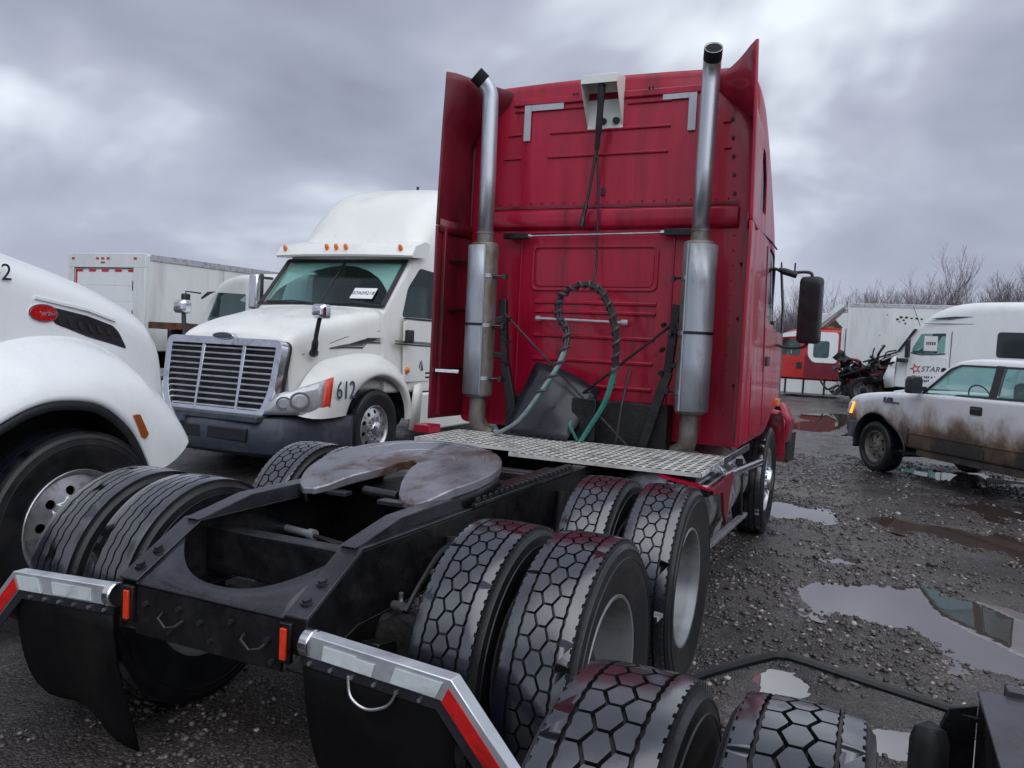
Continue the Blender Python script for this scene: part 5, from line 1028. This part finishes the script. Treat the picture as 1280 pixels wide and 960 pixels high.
kw = [G().prism(rpoly([(-.66, 1.305), (-1.06, 1.735), (-1.20, 1.80), (-1.80, 1.82), (-1.80, 1.31), (-1.3, 1.30), (-1.2, 1.27), (-.95, 1.27)], .03), 'x', s*.6, s*1.2) for s in (1, -1)]+[G().prism(rpoly([(-1.93, 1.31), (-2.42, 1.33), (-2.33, 1.80), (-1.93, 1.82)], .05), 'x', s*.6, s*1.2) for s in (1, -1)]+[G().prism([(-.50, 1.32), (-1.04, 1.80), (-.6, 2.2), (.2, 1.32)], 'x', -.74, .74), G().prism([(-2.9, 1.35), (-2.6, 1.35), (-2.6, 1.80), (-2.9, 1.80)], 'x', -.65, .65)]
for g_ in [gh]+kw: g_.v = [(x, y, 1.2+(z-1.2)*.80 if z > 1.2 else z) for x, y, z in g_.v]
kc, kgl = shell('cab_roof', 'pickup_paint', K, gh, kw, wall=.045, gm='glass')
def kx(y, z): return .93+(.80-.93)*(z-1.20)/.576 if z > 1.2 else .985
for s in (1, -1):
    def kp(name, mat, poly, t0, t1, F=kx, par=None, s=s, **k): return on_side(name, mat, par or K, poly, F, t0, t1, s, **k)
    kp('window_trim', 'black_plastic', [(-1.80, 1.28), (-1.93, 1.28), (-1.93, 1.704), (-1.80, 1.704)], -.03, .003)
    fo, fi = ringpoly([(-.60, 1.26), (-1.03, 1.636), (-1.20, 1.696), (-2.36, 1.70), (-2.46, 1.288), (-1.30, 1.268), (-1.20, 1.24), (-.90, 1.24)], .03, .028)
    G().loft([[(s*(kx(y, z)+o), y, z) for y, z in q] for q, o in ((fo, -.02), (fo, .004), (fi, .004), (fi, -.02))], caps=False).build('window_seal', 'black_plastic', K)
    for pl_ in ([(-.50, .52), (-.512, .52), (-.512, 1.25), (-.50, 1.25)], [(-1.86, .50), (-1.872, .50), (-1.872, 1.26), (-1.86, 1.26)], [(-2.745, .50), (-2.765, .50), (-2.765, 1.275), (-2.745, 1.275)]): kp('door_gap', 'ink', pl_, -.01, .0025)
    kp('body_crease', 'pickup_paint', [(-.52, .70), (-1.85, .70), (-1.85, .685), (-.52, .685)], -.01, .006); kp('body_crease', 'pickup_paint', [(-1.88, .70), (-2.74, .70), (-2.74, .685), (-1.88, .685)], -.01, .006)
    hd = kp('door_handle', 'black_plastic', rpoly([(-1.60, 1.06), (-1.80, 1.06), (-1.80, 1.17), (-1.60, 1.17)], .02), -.01, .006)
    kp('handle_grip', 'grey_plastic', [(-1.62, 1.125), (-1.78, 1.125), (-1.78, 1.155), (-1.62, 1.155)], 0, .025, par=hd)
    kp('fender_badge', 'ink_blue', [(-.18, 1.08), (-.40, 1.08), (-.40, 1.10), (-.18, 1.10)], -.04, .0)
    text('badge_lettering', 'F-150', .085, 'ink_blue', K, (s*.976, -.29, 1.125), (R(90), 0, R(-90) if s < 0 else R(90)), ext=.01)
    mi = G().loft([rsec(y, .10*k, .10*k, 1.28-.02*k, 1.50*k+1.4*(1-k), .03, .05, n=4) for y, k in ((-.72, .85), (-.70, 1), (-.62, 1), (-.56, .7))]).xf(Matrix.Translation((s*1.09, 0, 0))).build('mirror', 'black_plastic', K); G().bar((s*.90, -.64, 1.33), (s*1.02, -.64, 1.33), .08, .06).build('mirror_arm', 'black_plastic', mi)
    G().loft([[(s*x, y, z) for x, y, z in q] for q in ([(.90, .58, 1.02), (.80, .80, 1.02), (.78, .86, .82), (.90, .66, .82)], [(.935, .60, 1.01), (.84, .83, 1.0), (.83, .885, .83), (.935, .68, .83)])]).build('headlamp', 'lens_clear', K, bevel=.01)
    G().loft([[(s*x, y, z) for x, y, z in q] for q in ([(.90, .575, 1.02), (.87, .66, 1.02), (.87, .70, .83), (.90, .655, .83)], [(.942, .585, 1.012), (.90, .675, 1.01), (.895, .715, .835), (.942, .67, .835)])]).build('turn_lamp', 'lamp_lit' if s < 0 else 'amber', K)
    wheel('pickup', K, (s*.82, 0, .385), s, tilt=.2); wheel('pickup', K, (s*.82, -3.55, .385), s, tilt=.9)
G().loft([[(x, .99-.10*(abs(x)/.95)**3-.30*max(0, (abs(x)-.7)/.25)**2, z) for z in (.46, .72)]+[(x*.97, .80-.30*max(0, (abs(x)-.7)/.25)**2, z) for z in (.72, .46)] for x in np.linspace(-.97, .97, 21)]).build('front_bumper', 'grey_plastic', K, bevel=.015)
bx('grille', 'ink', K, -.62, .62, .86, .92, .70, 1.0, .02); bx('rear_bumper', 'grey_plastic', K, -.95, .95, -5.2, -5.0, .5, .72, .02)
for z in (.78, .88): bx('grille_bar', 'chrome', K, -.60, .60, .921, .945, z, z+.03, .004)
bx('underbody', 'grime', K, -.6, .6, -4.8, .7, .36, .52); bx('sill', 'pickup_paint', K, -.95, -.90, -2.9, -.62, .38, .47, .01); bx('sill', 'pickup_paint', K, .90, .95, -2.9, -.62, .38, .47, .01)
bx('bed_rail', 'black_plastic', K, -.985, -.90, -4.98, -2.80, 1.301, 1.325, .006); bx('bed_rail', 'black_plastic', K, .90, .985, -4.98, -2.80, 1.301, 1.325, .006)
for x in (-.42, .42): s_ = bx('seat', 'seat', K, x-.24, x+.24, -1.95, -1.45, .85, 1.05, .05); bx('backrest', 'seat', s_, x-.23, x+.23, -2.02, -1.88, 1.0, 1.50, .06)
bx('dashboard', 'dark_in', K, -.8, .8, -.95, -.55, 1.10, 1.27, .03)
G().lathe([(.17, -.012), (.182, 0), (.17, .012), (.158, 0)], 24, 'y', closed=True).xf(Matrix.Translation((-.42, -1.12, 1.27)) @ Matrix.Rotation(R(-25), 4, 'X')).build('steering_wheel', 'black_plastic', K)

for o in K.children_recursive:      # long hood: the cab and bed sit farther back
    if o.parent.name.startswith('wheel.') or o.parent.name == 'wheel': continue
    if o.location.length > 1e-4:
        if o.location.y < -.6: o.location.y -= .30
        continue
    for v_ in o.data.vertices:
        f_ = min(1, max(0, (-.30-v_.co.y)/.25)); v_.co.y -= .30*f_
# ================================================================== wrecked white sleeper truck
Wk = thing('wrecked_truck', 'white sleeper truck with its hood gone and mangled engine bay, star logo on the door', 'semi truck', (3.07, 29.4, 0), R(69.5))
wg = body([(-6.2, 1.22, 1.15, .75, 3.68, .05, .3), (-3.0, 1.22, 1.15, .75, 3.70, .05, .34), (-1.7, 1.22, 1.12, .75, 3.62, .05, .4), (-.95, 1.21, 1.07, .75, 3.34, .05, .4), (-.62, 1.20, 1.05, .75, 3.02, .05, .22), (-.46, 1.20, 1.05, .75, 2.82, .05, .14), (-.10, 1.18, 1.06, .75, 2.30, .05, .1), (.12, 1.16, 1.06, .75, 1.95, .05, .08)], 5, crown=.04)
ww = [G().prism(rpoly([(-.36, 1.98), (-.36, 2.10), (-.62, 2.62), (-1.42, 2.66), (-1.42, 2.0), (-.7, 1.92)], .05), 'x', s*.9, s*1.35) for s in (1, -1)]+[G().prism([(.02, 2.05), (-.44, 2.72), (0, 3.2), (.6, 2.05)], 'x', -1.02, 1.02)]
wc, wgl = shell('cab', 'white', Wk, wg, ww, wall=.06, gm='glass')
def wx(y, z): return float(np.interp(y, [-1.7, -.46, -.1, .12], [1.221, 1.20, 1.18, 1.16]))-.024*(z-.75)
for s in (-1, 1):
    def wp(name, mat, poly, t0, t1, par=wc, s=s, **k): return on_side(name, mat, par, poly, wx, t0, t1, s, **k)
    wn = wp('sleeper_window', 'window_dark', rpoly([(-2.95, 1.92), (-4.1, 1.92), (-4.1, 2.74), (-2.95, 2.74)], .12), -.04, .006)
    dr = wp('door', 'white', rpoly([(-.25, .95), (-1.55, .95), (-1.55, 1.86), (-.25, 1.92)], .08), -.04, .006, bevel=.006, smooth=30)
    for a, b_, tx, sz in [(-1.03, 1.42, 'STAR', .26)]: text('door_lettering', tx, sz, 'ink', dr, (s*(wx(a, b_)+.010), a, b_), (R(90), 0, R(-90) if s < 0 else R(90)), ext=.001, shear=.2 if tx == 'STAR' else 0)
    star = [(-.55+(.20 if i % 2 == 0 else .08)*math.sin(i*PI/5+.3), 1.42+(.20 if i % 2 == 0 else .08)*math.cos(i*PI/5+.3)) for i in range(10)]
    sg = G()
    star2 = [(-.55+(a+.55)*.55, 1.42+(b_-1.42)*.55) for a, b_ in star]
    sg.loft([[(s*(wx(y, z)+o), y, z) for y, z in q] for q, o in ((star, .005), (star, .009), (star2, .009), (star2, .005))], caps=False); sg.build('star_logo', 'ink_red', dr)
    rl = random.Random(7)
    for z0, y0, y1 in ((1.12, -.45, -1.35), (.99, -.70, -1.25)):      # small print too small to read
        y = y0
        while y > y1:
            k = rl.uniform(.03, .06); wp('door_print', 'ink', [(y, z0), (y-k, z0), (y-k, z0+.07), (y, z0+.07)], .002, .010, par=dr); y -= k+rl.choice([.02, .02, .06])
    y = -.82
    while y > -1.10: k = rl.uniform(.03, .05); wp('sticker_print', 'ink', [(y, 2.25), (y-k, 2.25), (y-k, 2.25+rl.uniform(.08, .13)), (y, 2.36)], -.0119, -.009); y -= k+.025
    wp('door_dot', 'ink', [(-1.45+.09*math.cos(a*PI/5), 1.42+.09*math.sin(a*PI/5)) for a in range(10)], 0, .009, par=dr)
    wp('sticker', 'paper', [(-.75, 2.05), (-1.18, 2.05), (-1.18, 2.55), (-.75, 2.55)], -.02, -.012)
    m_ = bx('mirror', 'black_plastic', Wk, *sorted((s*1.30, s*1.46)), -.38, -.24, 1.78, 2.42, .03); bx('mirror_base', 'black_plastic', m_, *sorted((s*1.16, s*1.46)), -.30, .02, 1.62, 1.76, .03)
    wp('panel_line', 'ink', [(-.7, 2.985), (-6.0, 2.99), (-6.0, 2.975), (-.7, 2.97)], -.02, .003)
    wp('windscreen_pillar', 'black_plastic', [(.05, 1.98), (.13, 1.98), (-.40, 2.78), (-.50, 2.78)], -.06, .004); wp('door_gap', 'ink', [(-1.60, .95), (-1.615, .95), (-1.615, 2.72), (-1.60, 2.72)], -.02, .003); wp('window_seal', 'black_plastic', [(-.34, 1.94), (-.7, 1.88), (-1.45, 1.96), (-1.45, 1.995), (-.7, 1.915), (-.36, 1.985)], -.02, .006)
    wp('roof_patch', 'grey_plastic', [(-.9, 3.15), (-1.6, 3.22), (-2.2, 3.23), (-1.5, 3.12)], -.06, .0)  # flat grey patch on the upper cab side
    G().grid([[(s*1.20, .10, 1.85), (s*1.20, .25, 1.75)], [(s*1.20, .12, 1.2), (s*1.20, .50, 1.05)], [(s*1.20, .10, .75), (s*1.20, .42, .70)]]).build('cowl_panel', 'white', Wk, solid=.03)
    for yy in (-4.0, -5.3): wheel('drive', Wk, (s*1.0, yy, .515), s)
    bx('frame_rail', 'frame', Wk, *sorted((s*.36, s*.43)), -6.2, 2.2, .55, .80)
    bx('side_tank', 'alloy', Wk, *sorted((s*.5, s*1.15)), -3.2, -.6, .2, .74, .08); wheel('drive', Wk, (s*.95, 1.25, .515), s, steer=R(16))
G().cyl((-1.0, -.55, 2.85), (-1.08, -.30, 3.55), .010, n=6).build('antenna', 'ink', Wk)
rg = random.Random(4)
for i in range(84):     # crushed engine bay: bent panels, pipes and castings
    x, y, z = rg.uniform(-1.1, .95), rg.uniform(.15, 2.5), rg.uniform(.35, 1.40); z += max(0, .75-y*.42)*rg.random()
    mt = rg.choice(['grime', 'grime', 'frame', 'frame', 'rust', 'red_fair', 'grey_plastic', 'black_plastic', 'steel_rod'])
    M = Matrix.Translation((x, y, z)) @ Matrix.Rotation(rg.uniform(0, 6), 4, (rg.random(), rg.random(), rg.random()+.1))
    k = i % 3; g_ = G()
    if k == 0: a, b_, c_ = rg.uniform(.10, .32), rg.uniform(.08, .26), rg.uniform(.06, .2); g_.box(-a, a, -b_, b_, -c_, c_); nm = 'engine_casting'
    elif k == 1: g_.tube(crom([(0, 0, 0), (.2, rg.uniform(-.2, .2), .1), (.4, rg.uniform(-.2, .2), rg.uniform(-.2, .2)), (.65, rg.uniform(-.3, .3), .0)], 4), rg.uniform(.02, .06), 8); nm = 'bent_pipe'
    else:
        g_.grid([[(u_*.14, v_*.14, .10*math.sin(u_*2.1+v_*1.3+i)) for u_ in range(5)] for v_ in range(4)]); nm = 'crumpled_panel'
    g_.xf(M).build(nm, mt, Wk, bevel=.02 if k == 0 else 0, solid=.008 if k == 2 else 0)
bx('engine_block', 'grime', Wk, -.45, .45, .1, 1.9, .6, 1.35, .05); G().bar((-.5, .25, 2.0), (-.9, 1.35, 1.55), .5, .06).build('torn_cowl', 'frame', Wk, bevel=.01); G().bar((-1.0, .15, 1.9), (-1.1, .6, 1.65), .25, .05).build('torn_cowl', 'steel_rod', Wk)
G().bar((-.7, 1.0, 1.45), (-1.05, 2.2, .95), .5, .05).build('crushed_panel', 'grime', Wk, bevel=.01)

# ================================================================== red and white truck with its trailer, farther back
Rt = thing('red_cab_truck', 'bright red cab truck with white sleeper parked before the white trailer', 'semi truck', (-1.30, 33.2, 0), R(90))
rg_ = body([(-1.85, 1.2, 1.12, .75, 2.80, .05, .2), (-1.2, 1.2, 1.12, .75, 2.80, .05, .22), (-.1, 1.2, 1.08, .75, 2.72, .05, .3), (.55, 1.19, 1.0, .75, 2.42, .05, .3), (1.2, 1.15, 1.05, .75, 1.85, .05, .1)], 4, crown=.04)
rcab, _ = shell('cab', 'red_cab', Rt, rg_, [G().prism(rpoly([(.75, 1.72), (-.35, 1.65), (-.35, 2.30), (.30, 2.36)], .06), 'x', s*.9, s*1.35) for s in (1, -1)]+[G().prism([(1.1, 1.9), (.62, 2.38), (1.2, 2.9), (1.9, 1.9)], 'x', -.9, .9)], gm='glass')
def rx(y, z): return 1.2-.035*(z-.75)
for s in (-1, 1):
    on_side('sleeper_panel', 'white', rcab, rpoly([(-.65, 2.66), (-1.78, 2.66), (-1.78, 1.42), (-.85, 1.42), (-.65, 1.7)], .15), rx, -.05, .012, s, smooth=30)
    on_side('lower_panel', 'maroon', rcab, [(-.55, .82), (-1.78, .82), (-1.78, 1.41), (-.86, 1.41), (-.64, 1.68), (-.55, 1.7)], rx, -.05, .008, s)
    sw_ = on_side('sleeper_window', 'window_teal', rcab, rpoly([(-.86, 2.30), (-1.46, 2.30), (-1.46, 1.62), (-.86, 1.62)], .12), rx, 0, .022, s, smooth=30)
    on_side('roof_band', 'white', rcab, [(-.70, 2.50), (.35, 2.40), (.75, 2.22), (.40, 2.54), (-.1, 2.66), (-.70, 2.70)], rx, -.05, .012, s)
    on_side('door_handle', 'ink', rcab, [(-.25, 1.15), (-.45, 1.15), (-.45, 1.40), (-.25, 1.40)], rx, 0, .03, s)
    tk = bx('fuel_tank', 'white_old', Rt, *sorted((s*.55, s*1.14)), -1.85, .4, .12, .70, .05)
    for y in (-1.4, -.6, .1): bx('tank_strap', 'ink', tk, *sorted((s*.56, s*1.15)), y, y+.08, .11, .71, .01)
    wheel('steer', Rt, (s*1.0, 1.3, .515), s); bx('frame_rail', 'frame', Rt, *sorted((s*.36, s*.43)), -6, 2.6, .5, .74)
    for yy in (-4.2, -5.5): wheel('drive', Rt, (s*1.0, yy, .515), s)
    G().prism([(-.85, 2.78), (-1.95, 3.75), (-1.72, 3.82), (-.6, 2.80)], 'x', s*.95, s*1.12).build('roof_deflector_side', 'white_old', Rt)
body([(1.1, 1.1, 1.0, .7, 1.85, .05, .15), (2.0, 1.0, .85, .7, 1.62, .05, .2), (2.9, .9, .7, .7, 1.35, .05, .2)], 3, crown=.03).build('hood', 'red_cab', Rt)
G().prism([(-.8, 2.80), (-1.90, 3.74), (-1.92, 3.66), (-1.05, 2.79)], 'x', -.94, .94).build('roof_deflector', 'white_old', Rt); bx('rear_trim', 'white_old', Rt, -1.22, 1.22, -2.02, -1.87, .7, 2.85, .01)
Tr = thing('box_trailer', 'long white box trailer with peeling black marks beside the red cab truck', 'trailer', (.75, 33.2, 0), R(90))
tb = bx('trailer_box', 'white_old', Tr, -1.3, 1.3, -14, 0, 1.05, 3.84, .03)
bx('top_rail', 'alloy', tb, -1.315, -1.301, -13.9, -.05, 3.70, 3.83, 0); bx('bottom_rail', 'alloy', tb, -1.315, -1.301, -13.9, -.05, 1.05, 1.2, 0)
for k in range(11): bx('side_seam', 'white_old', tb, -1.306, -1.301, -1.2*k-1.2, -1.2*k-1.17, 1.21, 3.69, 0)
for k, (y, z, w_) in enumerate([(-1.75, 3.22, .10), (-1.87, 3.30, .11), (-1.98, 3.20, .08), (-2.06, 3.30, .10), (-2.25, 3.28, .08), (-2.42, 3.27, .10), (-2.05, 3.08, .07), (-1.85, 3.14, .06), (-2.6, 3.26, .08), (-1.4, 3.4, .05), (-1.2, 2.6, .04), (-1.3, 2.2, .05), (-2.6, 2.3, .04)]): bx('peeled_mark', 'ink', tb, -1.308, -1.3005, y-w_, y, z, z+w_*.7, 0)
for s in (-1, 1): bx('landing_leg', 'frame', Tr, s*.7-.06, s*.7+.06, -2.6, -2.48, .0, 1.049); wheel('drive', Tr, (s*1.0, -11.5, .515), s); wheel('drive', Tr, (s*1.0, -12.8, .515), s)
Tr2 = thing('picture_trailer', 'white box trailer with a round brown picture on its side, behind the red cab', 'trailer', (1.6, 44, 0), R(90))
t2 = bx('trailer_box', 'white_old', Tr2, -1.3, 1.3, -14, 2.5, 1.05, 3.95, .03)
pic = [(-.0+1.1*(.55+.09*math.sin(7*a)+.05*math.sin(13*a))*math.cos(a), 2.95+(.62+.09*math.sin(5*a)+.05*math.sin(11*a))*math.sin(a)) for a in (2*PI*i/40 for i in range(40))]
G().loft([[(-1.301, y+2.0, z) for y, z in pic], [(-1.31, y+2.0, z) for y, z in pic]]).build('side_picture', 'photo_dark', t2, smooth=0); G().loft([[(-1.3105, 2.0+.30*math.cos(2*PI*i/20), 2.85+.42*math.sin(2*PI*i/20)) for i in range(20)], [(-1.314, 2.0+.30*math.cos(2*PI*i/20), 2.85+.42*math.sin(2*PI*i/20)) for i in range(20)]]).build('side_picture', 'photo_tan', t2, smooth=0)
for s in (-1, 1): bx('landing_leg', 'frame', Tr2, s*.7-.06, s*.7+.06, -.2, -.08, 0, 1.049); wheel('drive', Tr2, (s*1.0, -12.5, .515), s)
Oc = thing('orange_container', 'orange ribbed shipping container far behind the wrecked truck', 'container', (10.75, 55.9, 0))
ob = bx('container_box', 'orange', Oc, -1.2, 3.2, 0, 2.4, .0, 5.55, .03)
for k in range(14): bx('rib', 'orange', ob, -1.1+.3*k, -.98+.3*k, -.04, -.001, .1, 5.45, .01)

# ================================================================== bare winter trees along the far edge
def tree_meshes(seed, h):
    r_ = random.Random(seed); tg, wg2 = G(), G()
    def seg(p, d, ln, rad, lvl):
        n_ = 3 if lvl < 2 else 2; pts = [p.copy()]; rs2 = [rad]; q = p.copy(); dd_ = d.copy(); kids = []
        for i in range(n_):
            dd_ = (dd_+V((r_.uniform(-.16, .16), r_.uniform(-.16, .16), .09))).normalized(); q = q+dd_*ln/n_; pts.append(q.copy()); rs2.append(rad*(1-.45*(i+1)/n_)); kids.append((q.copy(), dd_.copy(), rs2[-1]))
        (tg if lvl < 2 else wg2).tube(pts, rs2, 6 if lvl < 2 else 3, caps=False)
        if lvl >= 5: return
        nk = [7, 5, 4, 4, 3][lvl]
        for j in range(nk):
            k = kids[min(len(kids)-1, int(len(kids)*(j+.6)/nk))] if lvl else kids[r_.choice([0, 1, 1, 2, 2])]
            a = r_.uniform(0, 6.283); sp = r_.uniform(.28, .66) if j else .12; side = V((math.cos(a), math.sin(a), 0)); nd = (k[1]*math.cos(sp)+side*math.sin(sp)+V((0, 0, .18))).normalized()
            seg(k[0], nd, ln*r_.uniform(.52, .74), max(.009, k[2]*r_.uniform(.55, .74)), lvl+1)
    seg(V((0, 0, -.6)), V((r_.uniform(-.06, .06), r_.uniform(-.06, .06), 1)).normalized(), h*.40, h*.0135, 0)
    return tg.mesh('trunk', 'bark', 60), wg2.mesh('crown', 'twig', 0)
tm = [tree_meshes(11+i, 10+i*.6) for i in range(5)]
rt = random.Random(9)
far = V((cd.x, cd.y, 0)).normalized()
spots = [(-5.2, 70, .6), (-2.5, 83, .66), (-.4, 71, .6), (1.5, 77, .80), (3.3, 70, .66), (5.4, 83, .78), (7.4, 75, .7), (10.6, 69, .72), (12.5, 82, .9), (14.3, 81, .75), (16.2, 69, .8), (19.6, 82, .86), (21.2, 68, .72), (23.3, 80, .84), (-3.5, 74, .62), (-1.4, 79, .70), (.6, 72, .92), (2.2, 84, .72), (4.4, 74, .78), (6.4, 78, 1.0), (8.5, 72, .95), (9.6, 80, .80), (11.6, 74, 1.08), (13.4, 70, 1.05), (15.2, 76, .82), (17.0, 72, .86), (18.6, 78, 1.0), (20.4, 70, .92), (22.0, 76, .80), (24.5, 72, .75), (-6.5, 80, .6), (27, 75, .9), (30, 72, .8)]
where = ['among the sparse trees at the end of the row by the red cab truck', 'in the tree line beyond the white trailers']
for i, (x, y, sc) in enumerate(spots):
    t_ = thing('bare_tree', 'leafless winter tree in the far row beyond the parked trailers', 'tree', (x, y, -.1), rt.uniform(0, 6.28), 'bare trees beyond the trailers'); hz_ = .64+.30*(sc-.6)/.48; t_.scale = (hz_*1.0, hz_*1.0, hz_)
    a, b_ = tm[i % 5]; tr_ = obj('trunk', a, t_); obj('crown', b_, t_)
# thicket below the trees
tk_ = G(); r_ = random.Random(3)
for i in range(2400):
    x, y = r_.uniform(-9, 34), r_.uniform(66, 84); h = r_.uniform(3.5, 7.2)*(.75+.5*(mnoise.noise(V((x*.25, y*.1, 2)))+.5)); p = V((x, y, -.3)); d = V((r_.uniform(-.35, .35), r_.uniform(-.2, .2), 1)); q = p+d*h*.5; tk_.tube([p, q, q+V((d.x*.6+r_.uniform(-.3, .3), d.y, 1))*h*.5], [.03, .02, .006], 3, caps=False)
    for k in range(5): s0 = p+d*h*r_.uniform(.4, .85); tk_.tube([s0, s0+V((r_.uniform(-.7, .7), r_.uniform(-.4, .4), r_.uniform(.5, 1.2)))], [.013, .004], 3, caps=False)
o = tk_.build('thicket', 'twig', None, smooth=0, kind='stuff'); tag(o, 'purplish leafless brush below the bare trees', 'brush')
